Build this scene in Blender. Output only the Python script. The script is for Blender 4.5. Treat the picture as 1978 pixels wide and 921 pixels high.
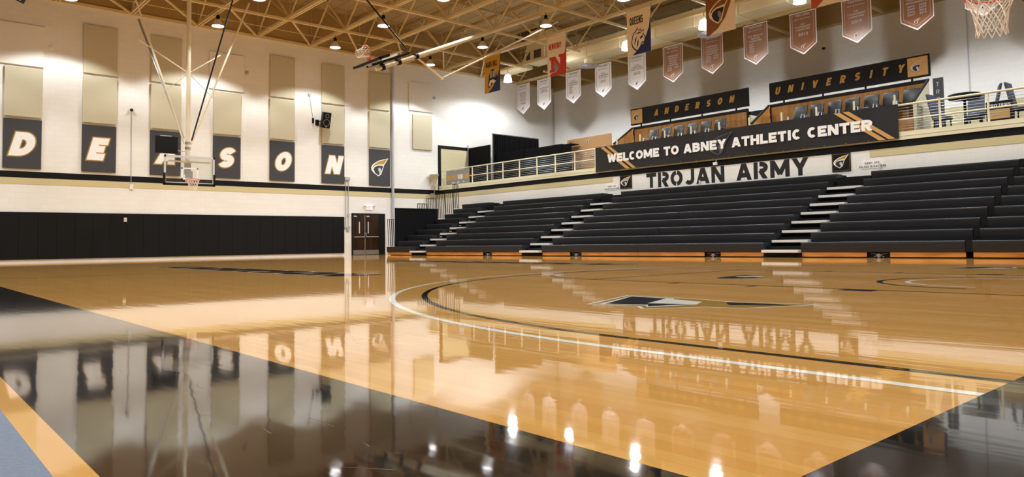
import bpy, bmesh, math, random
from mathutils import Vector, Matrix
random.seed(7)
PI = math.pi
sc = bpy.context.scene
for o in list(bpy.data.objects):
    bpy.data.objects.remove(o, do_unlink=True)
COL = sc.collection

# ------------------------------------------------------------------ camera
FPX, CYPX = 1402.18, 395.64
YAW, PIT, ROL = -0.8516, 0.0531, -0.0139
CAM = Vector((0.7538, -1.2708, 0.4845))
fw = Vector((math.sin(YAW)*math.cos(PIT), math.cos(YAW)*math.cos(PIT), math.sin(PIT)))
r0 = Vector((math.cos(YAW), -math.sin(YAW), 0)); u0 = r0.cross(fw)
rt = math.cos(ROL)*r0 + math.sin(ROL)*u0
up = -math.sin(ROL)*r0 + math.cos(ROL)*u0
cd = bpy.data.cameras.new('camera'); cam = bpy.data.objects.new('camera', cd); COL.objects.link(cam)
m = Matrix.Identity(4)
for i in range(3):
    m[i][0] = rt[i]; m[i][1] = up[i]; m[i][2] = -fw[i]; m[i][3] = CAM[i]
cam.matrix_world = m
cd.sensor_fit = 'HORIZONTAL'; cd.sensor_width = 36.0
cd.lens = FPX/1978*36.0
cd.shift_x = 0.0; cd.shift_y = (CYPX-460.5)/1978
cd.clip_start = 0.05; cd.clip_end = 200
sc.camera = cam

# ------------------------------------------------------------------ light levels
w = bpy.data.worlds.new('world'); sc.world = w; w.use_nodes = True
w.node_tree.nodes['Background'].inputs[0].default_value = (1, .97, .92, 1)
w.node_tree.nodes['Background'].inputs[1].default_value = 0.0
LAMP_W = 780.0          # spot lamps in the aluminium bells
GLOW_W = 800.0          # lamps in the translucent bells
LAMP_COL = (.925, .985, .985)
sc.view_settings.view_transform = 'Standard'
sc.view_settings.look = 'None'
sc.view_settings.gamma = 1.0
sc.view_settings.use_curve_mapping = False
sc.view_settings.exposure = -0.1
sc.cycles.use_denoising = True
sc.cycles.max_bounces = 8
sc.cycles.diffuse_bounces = 5
sc.cycles.sample_clamp_indirect = 6.0

# ------------------------------------------------------------------ materials
def hexc(h):
    h = h.lstrip('#'); v = [int(h[i:i+2], 16)/255 for i in (0, 2, 4)]
    return tuple(((c/12.92) if c <= .04045 else ((c+.055)/1.055)**2.4) for c in v) + (1,)
def mat(name, col, rough=.6, metal=0, noise=0.0, nscale=8, bump=0, emit=None, estr=0, spec=.5):
    mm = bpy.data.materials.new(name); mm.use_nodes = True
    nt = mm.node_tree; b = nt.nodes['Principled BSDF']
    c = hexc(col) if isinstance(col, str) else tuple(col)+(1,)
    b.inputs['Base Color'].default_value = c
    b.inputs['Roughness'].default_value = rough
    b.inputs['Metallic'].default_value = metal
    b.inputs['Specular IOR Level'].default_value = spec
    if noise or bump:
        tc = nt.nodes.new('ShaderNodeTexCoord'); nz = nt.nodes.new('ShaderNodeTexNoise')
        nz.inputs['Scale'].default_value = nscale; nz.inputs['Detail'].default_value = 4
        nt.links.new(tc.outputs['Object'], nz.inputs['Vector'])
        if noise:
            mx = nt.nodes.new('ShaderNodeMix'); mx.data_type = 'RGBA'
            mx.inputs[6].default_value = tuple(x*(1-noise) for x in c[:3])+(1,)
            mx.inputs[7].default_value = tuple(min(1, x*(1+noise)) for x in c[:3])+(1,)
            nt.links.new(nz.outputs['Fac'], mx.inputs[0]); nt.links.new(mx.outputs[2], b.inputs['Base Color'])
        if bump:
            bp = nt.nodes.new('ShaderNodeBump'); bp.inputs['Strength'].default_value = bump
            bp.inputs['Distance'].default_value = .02
            nt.links.new(nz.outputs['Fac'], bp.inputs['Height']); nt.links.new(bp.outputs['Normal'], b.inputs['Normal'])
    if emit:
        b.inputs['Emission Color'].default_value = tuple(emit)+(1,)
        b.inputs['Emission Strength'].default_value = estr
    return mm
def block_mat(name, axis, col='#f0eee8', col2=None):
    """painted concrete block: courses on a wall whose horizontal axis is x or y"""
    mm = bpy.data.materials.new(name); mm.use_nodes = True; nt = mm.node_tree
    b = nt.nodes['Principled BSDF']; b.inputs['Roughness'].default_value = .55
    tc = nt.nodes.new('ShaderNodeTexCoord'); sp = nt.nodes.new('ShaderNodeSeparateXYZ'); cb = nt.nodes.new('ShaderNodeCombineXYZ')
    nt.links.new(tc.outputs['Object'], sp.inputs[0])
    nt.links.new(sp.outputs['X' if axis == 'x' else 'Y'], cb.inputs['X']); nt.links.new(sp.outputs['Z'], cb.inputs['Y'])
    br = nt.nodes.new('ShaderNodeTexBrick')
    br.inputs['Scale'].default_value = 1; br.inputs['Brick Width'].default_value = .42; br.inputs['Row Height'].default_value = .21
    br.inputs['Mortar Size'].default_value = .006; br.inputs['Mortar Smooth'].default_value = .5
    c = hexc(col)[:3]
    br.inputs['Color1'].default_value = c+(1,)
    br.inputs['Color2'].default_value = tuple(x*.97 for x in c)+(1,)
    br.inputs['Mortar'].default_value = tuple(x*.9 for x in c)+(1,)
    nt.links.new(cb.outputs[0], br.inputs['Vector']); nt.links.new(br.outputs['Color'], b.inputs['Base Color'])
    bp = nt.nodes.new('ShaderNodeBump'); bp.inputs['Strength'].default_value = .25; bp.inputs['Distance'].default_value = .01; bp.invert = True
    nt.links.new(br.outputs['Fac'], bp.inputs['Height']); nt.links.new(bp.outputs['Normal'], b.inputs['Normal'])
    return mm
FLOOR_R = .035
FLOOR_IOR = 1.85
def gloss_bump(nt, b, strength=.012):
    tc = nt.nodes.new('ShaderNodeTexCoord')
    geo = nt.nodes.new('ShaderNodeNewGeometry')
    mp = nt.nodes.new('ShaderNodeMapping'); mp.inputs['Scale'].default_value = (1.2, 5.0, 1)
    nt.links.new(geo.outputs['Position'], mp.inputs[0])
    nz = nt.nodes.new('ShaderNodeTexNoise'); nz.inputs['Scale'].default_value = 1.6; nz.inputs['Detail'].default_value = 2
    nt.links.new(mp.outputs[0], nz.inputs['Vector'])
    mp2 = nt.nodes.new('ShaderNodeMapping'); mp2.inputs['Scale'].default_value = (2.5, 17.5, 1)
    n2 = nt.nodes.new('ShaderNodeTexNoise'); n2.inputs['Scale'].default_value = 1.0; n2.inputs['Detail'].default_value = 1
    nt.links.new(geo.outputs['Position'], mp2.inputs[0]); nt.links.new(mp2.outputs[0], n2.inputs['Vector'])
    bp = nt.nodes.new('ShaderNodeBump'); bp.inputs['Strength'].default_value = strength; bp.inputs['Distance'].default_value = .03
    b2 = nt.nodes.new('ShaderNodeBump'); b2.inputs['Strength'].default_value = strength; b2.inputs['Distance'].default_value = .012
    nt.links.new(nz.outputs['Fac'], bp.inputs['Height']); nt.links.new(n2.outputs['Fac'], b2.inputs['Height'])
    nt.links.new(bp.outputs['Normal'], b2.inputs['Normal']); nt.links.new(b2.outputs['Normal'], b.inputs['Normal'])
def floor_paint(name, col, rough=FLOOR_R):
    mm = mat(name, col, rough); mm.node_tree.nodes['Principled BSDF'].inputs['IOR'].default_value = FLOOR_IOR; gloss_bump(mm.node_tree, mm.node_tree.nodes['Principled BSDF']); return mm
def wood_floor():
    mm = bpy.data.materials.new('maple court boards'); mm.use_nodes = True; nt = mm.node_tree; b = nt.nodes['Principled BSDF']
    b.inputs['Roughness'].default_value = FLOOR_R; b.inputs['IOR'].default_value = FLOOR_IOR
    geo = nt.nodes.new('ShaderNodeNewGeometry')
    br = nt.nodes.new('ShaderNodeTexBrick'); br.offset = .37; br.inputs['Scale'].default_value = 1
    br.inputs['Brick Width'].default_value = 1.1; br.inputs['Row Height'].default_value = .06
    br.inputs['Mortar Size'].default_value = .0007; br.inputs['Bias'].default_value = -.1
    br.inputs['Color1'].default_value = hexc('#e2ab5e'); br.inputs['Color2'].default_value = hexc('#d79c50')
    br.inputs['Mortar'].default_value = hexc('#c08f4a')
    nt.links.new(geo.outputs['Position'], br.inputs['Vector'])
    mp = nt.nodes.new('ShaderNodeMapping'); mp.inputs['Scale'].default_value = (.5, 5, 1)
    nz = nt.nodes.new('ShaderNodeTexNoise'); nz.inputs['Scale'].default_value = 2.5; nz.inputs['Detail'].default_value = 5
    nt.links.new(geo.outputs['Position'], mp.inputs[0]); nt.links.new(mp.outputs[0], nz.inputs['Vector'])
    mx = nt.nodes.new('ShaderNodeMix'); mx.data_type = 'RGBA'; mx.blend_type = 'MULTIPLY'; mx.inputs[0].default_value = .35
    rp = nt.nodes.new('ShaderNodeValToRGB'); rp.color_ramp.elements[0].color = (.76, .70, .62, 1); rp.color_ramp.elements[1].color = (1.08, 1.06, 1.0, 1)
    nt.links.new(nz.outputs['Fac'], rp.inputs[0]); nt.links.new(br.outputs['Color'], mx.inputs[6]); nt.links.new(rp.outputs[0], mx.inputs[7])
    nt.links.new(mx.outputs[2], b.inputs['Base Color'])
    gloss_bump(nt, b); return mm
def wood_panel(name, c1, c2, scale=(1, 1, .15), rough=.4):
    mm = bpy.data.materials.new(name); mm.use_nodes = True; nt = mm.node_tree; b = nt.nodes['Principled BSDF']
    b.inputs['Roughness'].default_value = rough
    geo = nt.nodes.new('ShaderNodeTexCoord'); mp = nt.nodes.new('ShaderNodeMapping'); mp.inputs['Scale'].default_value = scale
    nz = nt.nodes.new('ShaderNodeTexNoise'); nz.inputs['Scale'].default_value = 7; nz.inputs['Detail'].default_value = 6
    rp = nt.nodes.new('ShaderNodeValToRGB'); rp.color_ramp.elements[0].position = .35; rp.color_ramp.elements[1].position = .65
    rp.color_ramp.elements[0].color = hexc(c1); rp.color_ramp.elements[1].color = hexc(c2)
    nt.links.new(geo.outputs['Object'], mp.inputs[0]); nt.links.new(mp.outputs[0], nz.inputs['Vector'])
    nt.links.new(nz.outputs['Fac'], rp.inputs[0]); nt.links.new(rp.outputs[0], b.inputs['Base Color']); return mm
def deck_mat():
    mm = bpy.data.materials.new('fibre roof deck'); mm.use_nodes = True; nt = mm.node_tree; b = nt.nodes['Principled BSDF']
    b.inputs['Roughness'].default_value = .9
    tc = nt.nodes.new('ShaderNodeTexCoord'); br = nt.nodes.new('ShaderNodeTexBrick')
    br.inputs['Scale'].default_value = 1; br.inputs['Brick Width'].default_value = 2.4; br.inputs['Row Height'].default_value = .8
    br.inputs['Mortar Size'].default_value = .02; br.inputs['Color1'].default_value = hexc('#bda77e'); br.inputs['Color2'].default_value = hexc('#b0996d')
    br.inputs['Mortar'].default_value = hexc('#7d6843')
    nt.links.new(tc.outputs['Object'], br.inputs['Vector']); nt.links.new(br.outputs['Color'], b.inputs['Base Color']); return mm
def glass_mat():
    mm = bpy.data.materials.new('clear glass'); mm.use_nodes = True; nt = mm.node_tree; out = nt.nodes['Material Output']
    nt.nodes.remove(nt.nodes['Principled BSDF'])
    t = nt.nodes.new('ShaderNodeBsdfTransparent'); t.inputs[0].default_value = (.95, .97, .97, 1)
    g = nt.nodes.new('ShaderNodeBsdfGlossy'); g.inputs['Roughness'].default_value = .03
    mx = nt.nodes.new('ShaderNodeMixShader'); mx.inputs[0].default_value = .07
    nt.links.new(t.outputs[0], mx.inputs[1]); nt.links.new(g.outputs[0], mx.inputs[2]); nt.links.new(mx.outputs[0], out.inputs[0]); return mm

M = {}
M['wall_y'] = block_mat('white block along y', 'y'); M['wall_x'] = block_mat('white block along x', 'x')
M['tan_y'] = block_mat('tan block along y', 'y', '#d6cca4'); M['tan_x'] = block_mat('tan block along x', 'x', '#d3c79c')
M['black_paint'] = mat('black wall paint', '#0e0e10', .6, spec=.2)
M['tan_paint'] = mat('tan wall paint', '#cfc294', .55)
M['upper_tan'] = mat('brown tan paint', '#a98d5a', .8, noise=.08, nscale=3)
M['near_dark'] = mat('darkened unseen near wall', '#3a352e', .8)  # unseen near wall, darkened to cut bounce light; stands for folded seating
M['floor'] = wood_floor()
M['f_black'] = floor_paint('black court paint', '#17181a', .05)
M['f_white'] = floor_paint('white court paint', '#fdf8ec')
M['f_line'] = floor_paint('black line paint', '#1d1d1f')
M['f_navy'] = floor_paint('dark logo paint', '#1e2026')
M['f_streak'] = floor_paint('pale streak', '#6f6a60', .3)
M['f_gold'] = floor_paint('gold logo paint', '#b58d33')
M['f_strip'] = floor_paint('bare maple edge', '#e0a85e')
M['carpet'] = mat('blue grey carpet', '#7b8496', .95, noise=.12, nscale=60, bump=.3)
M['deck'] = deck_mat()
M['steel'] = mat('cream painted steel', '#dcc695', .5)
M['steel_d'] = mat('tan painted steel', '#c0a877', .55)
M['panel'] = mat('tan fabric', '#cbc4a9', .95, noise=.13, nscale=45, bump=.2)
M['panel_w'] = mat('white painted panel', '#efece4', .8)
M['panel_edge'] = mat('panel edge fabric', '#cbb787', .95)
M['pad'] = mat('black vinyl pad', '#0d0d0e', .55, bump=.03, nscale=4, spec=.2)
M['grey_board'] = mat('charcoal letter board', '#3b3b3e', .7, noise=.05, nscale=10)
M['white_ink'] = mat('white lettering', '#f4f2f0', .6)
M['gold_ink'] = mat('gold lettering', '#b98f3e', .5)
M['olive_ink'] = mat('dull gold outline', '#84703a', .6)
M['black_ink'] = mat('black lettering', '#161416', .55)
M['grey_ink'] = mat('grey lettering', '#8e8b8c', .6)
M['dkgrey_ink'] = mat('faint grey lettering', '#4b4b50', .6)
M['navy_ink'] = mat('dark navy ink', '#23242c', .6)
M['ltgrey_ink'] = mat('pale grey ink', '#c9c9ce', .6)
M['cream'] = mat('cream railing paint', '#e6dfc0', .45)
M['seat'] = mat('charcoal moulded seat', '#222429', .45, noise=.08, nscale=20, bump=.04, spec=.3)
M['seat_d'] = mat('black deck', '#0c0c0d', .7, spec=.2)
M['nose'] = mat('grey white step nosing', '#d2d1ce', .6)
M['base_wood'] = wood_panel('varnished base board', '#b3702f', '#cf8d46', (.3, 1, 2), .35)
M['booth_wood'] = wood_panel('booth veneer', '#9a6a34', '#b98345', (1, 1, .12), .4)
M['black_metal'] = mat('black steel', '#0b0b0c', .55, spec=.25)
M['sign_black'] = mat('black sign face', '#0e0d0c', .55, spec=.25)
M['ban_black'] = mat('black banner vinyl', '#1a191c', .45, bump=.12, nscale=1.2)
M['ban_gold'] = mat('gold banner stripe', '#c79a58', .5)
M['ban_white'] = mat('white banner cloth', '#efecee', .6)
M['ban_bronze'] = mat('bronze banner cloth', '#956745', .38)
M['ban_brown'] = mat('brown banner cloth', '#8a5426', .55)
M['ban_cream'] = mat('cream banner cloth', '#f0e2cb', .6)
M['ban_yellow'] = mat('yellow banner cloth', '#d39f27', .6)
M['ban_navy'] = mat('navy banner cloth', '#1f2c66', .6)
M['ban_red'] = mat('red banner cloth', '#c53a30', .6)
M['ban_orange'] = mat('orange banner cloth', '#c4552f', .6)
M['curtain'] = mat('black drape cloth', '#141416', .9, spec=.1)
M['frame_grey'] = mat('pale grey board frame', '#cfd1d1', .4)
M['alu'] = mat('brushed aluminium', '#b9bbbe', .35, .8)
M['galv'] = mat('galvanised conduit', '#b5b6b4', .45, .3)
M['pole'] = mat('pale grey pipe', '#b7bac0', .4)
M['cone'] = mat('cream cone shade', '#cbbf9f', .5)
M['bell'] = mat('spun aluminium bell', '#e6e1d6', .45, .1)
M['lens'] = mat('lit lamp lens', '#ffffff', .4, emit=(1, .97, 1), estr=14)
M['glow'] = mat('glowing acrylic bell', '#ffffff', .3, emit=(.97, .98, 1), estr=9)
M['duct'] = mat('cream duct', '#e4d8b2', .5)
M['grille'] = mat('dark grille', '#4c4133', .6)
M['glass'] = glass_mat()
M['leather'] = mat('black leather', '#111217', .42)
M['bluegrey'] = mat('blue grey upholstery', '#3d4457', .6)
M['orange'] = mat('orange rim enamel', '#d2452a', .4)
M['net'] = mat('white net cord', '#e9e0d2', .8)
M['door_wood'] = wood_panel('dark walnut door', '#24170f', '#3a2617', (1, 1, .1), .3)
M['exit'] = mat('lit exit sign', '#f6ece6', .5, emit=(1, .9, .88), estr=.5)
M['exit_red'] = mat('lit red letters', '#e02838', .5, emit=(1, .35, .4), estr=.5)
M['gold_vinyl'] = mat('gold backdrop vinyl', '#cda170', .5)
M['mast'] = mat('cream mast enamel', '#e3d9be', .35)
M['strap'] = mat('dark hoist strap', '#1d2030', .6)
M['white_pl'] = mat('white plastic', '#ecebe6', .5)
M['legwood'] = mat('pine leg', '#b88c50', .6)
M['bench_top'] = mat('dark brown bench', '#43301f', .5)

# ------------------------------------------------------------------ mesh builder
class MB:
    def __init__(s): s.v = []; s.f = []; s.mi = []; s.m = 0
    def quad(s, pts):
        n = len(s.v); s.v += [Vector(p) for p in pts]; s.f.append(tuple(range(n, n+len(pts)))); s.mi.append(s.m); return s
    def raw(s, vs, fs):
        n = len(s.v); s.v += [Vector(p) for p in vs]
        for f in fs: s.f.append(tuple(i+n for i in f)); s.mi.append(s.m)
        return s
    def box(s, x0, x1, y0, y1, z0, z1, b=0):
        return s.hexa([(x0, y0, z0), (x1, y0, z0), (x1, y1, z0), (x0, y1, z0), (x0, y0, z1), (x1, y0, z1), (x1, y1, z1), (x0, y1, z1)], b)
    def hexa(s, c, b=0):
        fs = [(0, 3, 2, 1), (4, 5, 6, 7), (0, 1, 5, 4), (1, 2, 6, 5), (2, 3, 7, 6), (3, 0, 4, 7)]
        if not b: return s.raw(c, fs)
        bm = bmesh.new(); vs = [bm.verts.new(p) for p in c]
        for f in fs: bm.faces.new([vs[i] for i in f])
        bmesh.ops.bevel(bm, geom=bm.edges[:], offset=b, segments=2, profile=.5, affect='EDGES')
        bm.verts.index_update(); s.raw([v.co.copy() for v in bm.verts], [[v.index for v in f.verts] for f in bm.faces]); bm.free(); return s
    def obox(s, p0, p1, wx, wz, upv=(0, 0, 1)):
        """bar of rectangular section between two points"""
        p0 = Vector(p0); p1 = Vector(p1); d = (p1-p0).normalized(); u = Vector(upv)
        if abs(d.dot(u)) > .99: u = Vector((1, 0, 0))
        a = d.cross(u).normalized(); c = a.cross(d).normalized(); a *= wx/2; c *= wz/2
        return s.hexa([p0-a-c, p1-a-c, p1+a-c, p0+a-c, p0-a+c, p1-a+c, p1+a+c, p0+a+c])
    def tube(s, pts, r, n=10, close=False):
        pts = [Vector(p) for p in pts]; N = len(pts); rr = r if isinstance(r, (list, tuple)) else [r]*N
        base = len(s.v); ref = None
        for i, p in enumerate(pts):
            if close: d = pts[(i+1) % N]-pts[i-1]
            else: d = pts[min(i+1, N-1)]-pts[max(i-1, 0)]
            d.normalize()
            if ref is None: ref = Vector((0, 0, 1)) if abs(d.z) < .9 else Vector((1, 0, 0))
            a = d.cross(ref); a.normalize(); b = a.cross(d); ref = b
            for k in range(n):
                t = 2*PI*k/n; s.v.append(p+rr[i]*(math.cos(t)*a+math.sin(t)*b))
        for i in range(N if close else N-1):
            j = (i+1) % N
            for k in range(n):
                l = (k+1) % n; s.f.append((base+i*n+k, base+i*n+l, base+j*n+l, base+j*n+k)); s.mi.append(s.m)
        if not close:
            s.f.append(tuple(base+k for k in range(n-1, -1, -1))); s.mi.append(s.m)
            s.f.append(tuple(base+(N-1)*n+k for k in range(n))); s.mi.append(s.m)
        return s
    def lathe(s, c, prof, n=24, axis='z'):
        c = Vector(c); base = len(s.v)
        for (r, z) in prof:
            for k in range(n):
                t = 2*PI*k/n
                s.v.append(c+(Vector((r*math.cos(t), r*math.sin(t), z)) if axis == 'z' else Vector((r*math.cos(t), z, r*math.sin(t)))))
        for i in range(len(prof)-1):
            for k in range(n):
                l = (k+1) % n; s.f.append((base+i*n+k, base+i*n+l, base+(i+1)*n+l, base+(i+1)*n+k)); s.mi.append(s.m)
        return s
    def prism(s, poly, vec):
        vec = Vector(vec); n = len(poly); a = [Vector(p) for p in poly]; b = [p+vec for p in a]
        s.raw(a+b, [tuple(range(n-1, -1, -1)), tuple(range(n, 2*n))]+[(i, (i+1) % n, n+(i+1) % n, n+i) for i in range(n)]); return s
    def build(s, name, mats, parent=None, loc=None, smooth=False):
        off = Vector((0, 0, 0))
        if parent is not None:
            q = parent
            while q is not None: off += q.location; q = q.parent
        elif loc is not None: off = Vector(loc)
        me = bpy.data.meshes.new(name)
        me.from_pydata([tuple(v-off) for v in s.v], [], s.f)
        if not isinstance(mats, (list, tuple)): mats = [mats]
        for mm in mats: me.materials.append(M[mm] if isinstance(mm, str) else mm)
        for p, i in zip(me.polygons, s.mi): p.material_index = i; p.use_smooth = smooth
        if smooth:
            try: me.set_sharp_from_angle(angle=math.radians(40))
            except Exception: pass
        me.update()
        o = bpy.data.objects.new(name, me); COL.objects.link(o)
        if parent is not None: o.parent = parent
        elif loc is not None: o.location = loc
        return o
def tag(o, label, cat, group=None, kind=None):
    o['label'] = label; o['category'] = cat
    if group: o['group'] = group
    if kind: o['kind'] = kind
    return o
def struct(o, label=None):
    o['kind'] = 'structure'
    if label: o['label'] = label
    return o
def thing(name, label, cat, loc, group=None):
    o = bpy.data.objects.new(name, None); COL.objects.link(o); o.location = loc; o.empty_display_size = .2
    return tag(o, label, cat, group)
def copy_tree(o, parent=None, loc=None, label=None, group=None):
    c = o.copy(); COL.objects.link(c)
    if parent is not None: c.parent = parent
    if loc is not None: c.location = loc
    if label: c['label'] = label
    if group: c['group'] = group
    for ch in list(o.children): copy_tree(ch, c)
    return c

# ------------------------------------------------------------------ stroke lettering
def arc(cx, cy, rx, ry, a0, a1, n=10):
    return [(cx+rx*math.cos(math.radians(a0+(a1-a0)*i/n)), cy+ry*math.sin(math.radians(a0+(a1-a0)*i/n))) for i in range(n+1)]
def glyph(ch, w, t, gap=0):
    """centre lines (closed?, points) of a capital in a box w wide, 1 high, stroke t"""
    h = t/2; L, R, B, T, C = h, w-h, h, 1-h, w/2
    ov = 0.0
    S = []
    def s(*p, c=False): S.append((c, list(p)))
    if ch == 'I': s((C, 0), (C, 1))
    elif ch == 'A':
        k = t*.12
        dx = (C-h*1.1)/1.0
        s((h*1.1-dx*.2, -.2), (C-h*.15+dx*.0, 1.0)); s((w-h*1.1+dx*.2, -.2), (C+h*.15, 1.0)); s((w*.22, .26+h*.3), (w*.78, .26+h*.3))
    elif ch == 'B':
        m = .52; e = w*.5
        s((L, 0), (L, 1)); s((L, T), (e, T), *arc(e, (T+m)/2, R-e-t*.1, (T-m)/2, 90, -90)[1:], (L, m)); s((L, m), (e, m), *arc(e, (m+B)/2, R-e, (m-B)/2, 90, -90)[1:], (L, B))
    elif ch == 'C': s(*arc(C, .5, C-h, .5-h, 48, 312, 20))
    elif ch == 'D': s((L, 0), (L, 1)); s((L, T), (w*.42, T), *arc(w*.42, .5, R-w*.42, .5-h, 90, -90, 14)[1:], (L, B))
    elif ch == 'E': s((L, 0), (L, 1)); s((L, T), (w, T)); s((L, .5), (w*.88, .5)); s((L, B), (w, B))
    elif ch == 'F': s((L, 0), (L, 1)); s((L, T), (w, T)); s((L, .48), (w*.88, .48))
    elif ch == 'G': s(*arc(C, .5, C-h, .5-h, 48, 335, 20)); s((R, .12), (R, .48)); s((C, .46), (w, .46))
    elif ch == 'H': s((L, 0), (L, 1)); s((R, 0), (R, 1)); s((L, .5), (R, .5))
    elif ch == 'J': s((R, 1), (R, .36), *arc(C, .36, C-h, .36-h, 0, -150, 10)[1:])
    elif ch == 'K': s((L, 0), (L, 1)); s((L, .4), (w+.0, 1.15)); s((w*.38, .62), (w+.02, -.15))
    elif ch == 'L': s((L, 0), (L, 1)); s((L, B), (w, B))
    elif ch == 'M': s((L, 0), (L, 1)); s((R, 0), (R, 1)); s((L-.0, 1.0), (C, .18)); s((R, 1.0), (C, .18))
    elif ch == 'N': s((L, 0), (L, 1)); s((R, 0), (R, 1)); s((L-.02, 1.05), (R+.02, -.05))
    elif ch == 'O' or ch == '0':
        if gap: s(*arc(C, .5, C-h, .5-h, 90+gap*60, 270-gap*60, 16)); s(*arc(C, .5, C-h, .5-h, -90+gap*60, 90-gap*60, 16))
        else: S.append((True, arc(C, .5, C-h, .5-h, 0, 360, 28)[:-1]))
    elif ch == 'P': s((L, 0), (L, 1)); s((L, T), (w*.5, T), *arc(w*.5, (T+.42)/2, R-w*.5, (T-.42)/2, 90, -90)[1:], (L, .42))
    elif ch == 'Q': S.append((True, arc(C, .5, C-h, .5-h, 0, 360, 28)[:-1])); s((w*.55, .3), (w*.95, -.1))
    elif ch == 'R':
        g = gap*1.2
        s((L, 0), (L, 1)); s((L+h+g if gap else L, T), (w*.5, T), *arc(w*.5, (T+.46)/2, R-w*.5, (T-.46)/2, 90, -90)[1:], (L+h+g if gap else L, .46)); s((w*.45, .5), (w-h*.9+.04, -.15))
    elif ch == 'S':
        r = (1-2*h)/4
        s(*arc(C, T-r, C-h, r, 25, 270, 14), *arc(C, B+r, C-h, r, 90, -155, 14)[1:])
    elif ch == 'T': s((C, 0), (C, 1)); s((0, T), (w, T))
    elif ch == 'U': s((L, 1), *arc(C, max(C, .35), C-h, max(C, .35)-h, 180, 360, 12), (R, 1))
    elif ch == 'V': s((h*1.1-.04, 1.15), (C, 0)); s((w-h*1.1+.04, 1.15), (C, 0))
    elif ch == 'W': s((h-.02, 1.15), (w*.29, 0)); s((w*.29, 0), (C, .9)); s((C, .9), (w*.71, 0)); s((w*.71, 0), (w-h+.02, 1.15))
    elif ch == 'X': s((h, -.1), (w-h, 1.1)); s((h, 1.1), (w-h, -.1))
    elif ch == 'Y': s((C, 0), (C, .5)); s((h*.9-.06, 1.15), (C, .42)); s((w-h*.9+.06, 1.15), (C, .42))
    elif ch == 'Z': s((0, T), (w, T)); s((0, B), (w, B)); s((h, 0), (w-h, 1))
    elif ch == '1': s((C, 0), (C, 1)); s((C-.18, .8), (C, .95))
    elif ch == '2': s(*arc(C, T-.26, C-h, .26, 170, -25, 10), (L, B)); s((0, B), (w, B))
    elif ch == '3': s(*arc(C, T-.22, C-h, .22, 150, -90, 10)); s(*arc(C, B+.24, C-h, .24, 90, -150, 10))
    elif ch == '4': s((R-.1, 0), (R-.1, 1)); s((R-.1, 1), (L, .35)); s((0, .32), (w, .32))
    elif ch == '5': s((w*.9, T), (L, T), (L, .55)); s((L, .56), *arc(C-.02, B+.26, C-h, .27, 110, -150, 12))
    elif ch == '6': S.append((True, arc(C, B+.24, C-h, .24, 0, 360, 16)[:-1])); s((L+.01, .3), (w*.72, 1.0))
    elif ch == '7': s((0, T), (w, T)); s((R, T), (w*.3, 0))
    elif ch == '8': S.append((True, arc(C, T-.21, C-h-.03, .21, 0, 360, 16)[:-1])); S.append((True, arc(C, B+.24, C-h, .24, 0, 360, 16)[:-1]))
    elif ch == '9': S.append((True, arc(C, T-.24, C-h, .24, 0, 360, 16)[:-1])); s((R-.01, .7), (w*.3, 0))
    elif ch == '#': s((w*.3, 0), (w*.4, 1)); s((w*.62, 0), (w*.72, 1)); s((0, .34), (w, .34)); s((0, .66), (w, .66))
    elif ch == "'": s((C, .7), (C, 1))
    return S
WID = {'I': .42, 'C': .94, 'M': 1.3, 'W': 1.45, '1': .6, "'": .3, 'L': .88, 'E': .9, 'F': .88, 'J': .85, 'T': .95, 'A': 1.12, 'V': 1.1, 'Y': 1.08, 'O': 1.08, 'Q': 1.08, 'N': 1.05}
def clip_y(poly, y0, y1):
    for lim, sg in ((y0, 1), (y1, -1)):
        out = []
        for i in range(len(poly)):
            a, b = poly[i-1], poly[i]; ia = (a[1]-lim)*sg >= 0; ib = (b[1]-lim)*sg >= 0
            if ia != ib:
                t = (lim-a[1])/(b[1]-a[1]); out.append((a[0]+t*(b[0]-a[0]), lim))
            if ib: out.append(b)
        poly = out
        if len(poly) < 3: return []
    return poly
def stroke_polys(S, t, grow=0):
    """strokes to convex polygons; clipped to the cap band"""
    out = []; h = t/2+grow
    for si, (closed, pts) in enumerate(S):
        n = len(pts)
        if n < 2: continue
        P = [Vector(p) for p in pts]; Ls = []; Rs = []
        for i in range(n):
            if closed: d0 = P[i]-P[i-1]; d1 = P[(i+1) % n]-P[i]
            else:
                d0 = P[i]-P[i-1] if i > 0 else P[1]-P[0]; d1 = P[i+1]-P[i] if i < n-1 else P[i]-P[i-1]
            d0 = d0.normalized(); d1 = d1.normalized(); n0 = Vector((-d0.y, d0.x)); n1 = Vector((-d1.y, d1.x)); mt = n0+n1
            if mt.length < .2: mt = n0
            mt = mt.normalized(); k = h/max(.45, mt.dot(n1)); p = P[i].copy()
            if not closed and grow:
                if i == 0: p = p-d1*grow
                if i == n-1: p = p+d0*grow
            Ls.append(p+mt*k); Rs.append(p-mt*k)
        for i in range(n if closed else n-1):
            j = (i+1) % n
            q = clip_y([tuple(Rs[i]), tuple(Rs[j]), tuple(Ls[j]), tuple(Ls[i])], -grow, 1+grow)
            if q: out.append((q, si))
    return out
def letters(t, name, mt, txt, O, U, V, height, asp=.72, tk=.24, sp=.12, shear=0, width=None, gap=0):
    """each letter of a word as a part of its own"""
    tw = text_w(txt, asp, sp); sx = width/(tw*height) if width else 1.0
    x = 0.0; O = Vector(O); U = Vector(U)
    for c in txt:
        if c == ' ': x += .45*asp+sp; continue
        wd = WID.get(c, 1.0)*asp
        q = MB(); text(q, c, O+U*(x*height*sx), U, V, height, asp, tk, sp, shear, 0, wd*height*sx, False, gap)
        q.build(name, mt, t)
        x += wd+sp
def text_w(txt, asp, sp):
    return sum((.45*asp if c == ' ' else WID.get(c, 1.0)*asp)+sp for c in txt)-sp
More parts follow.
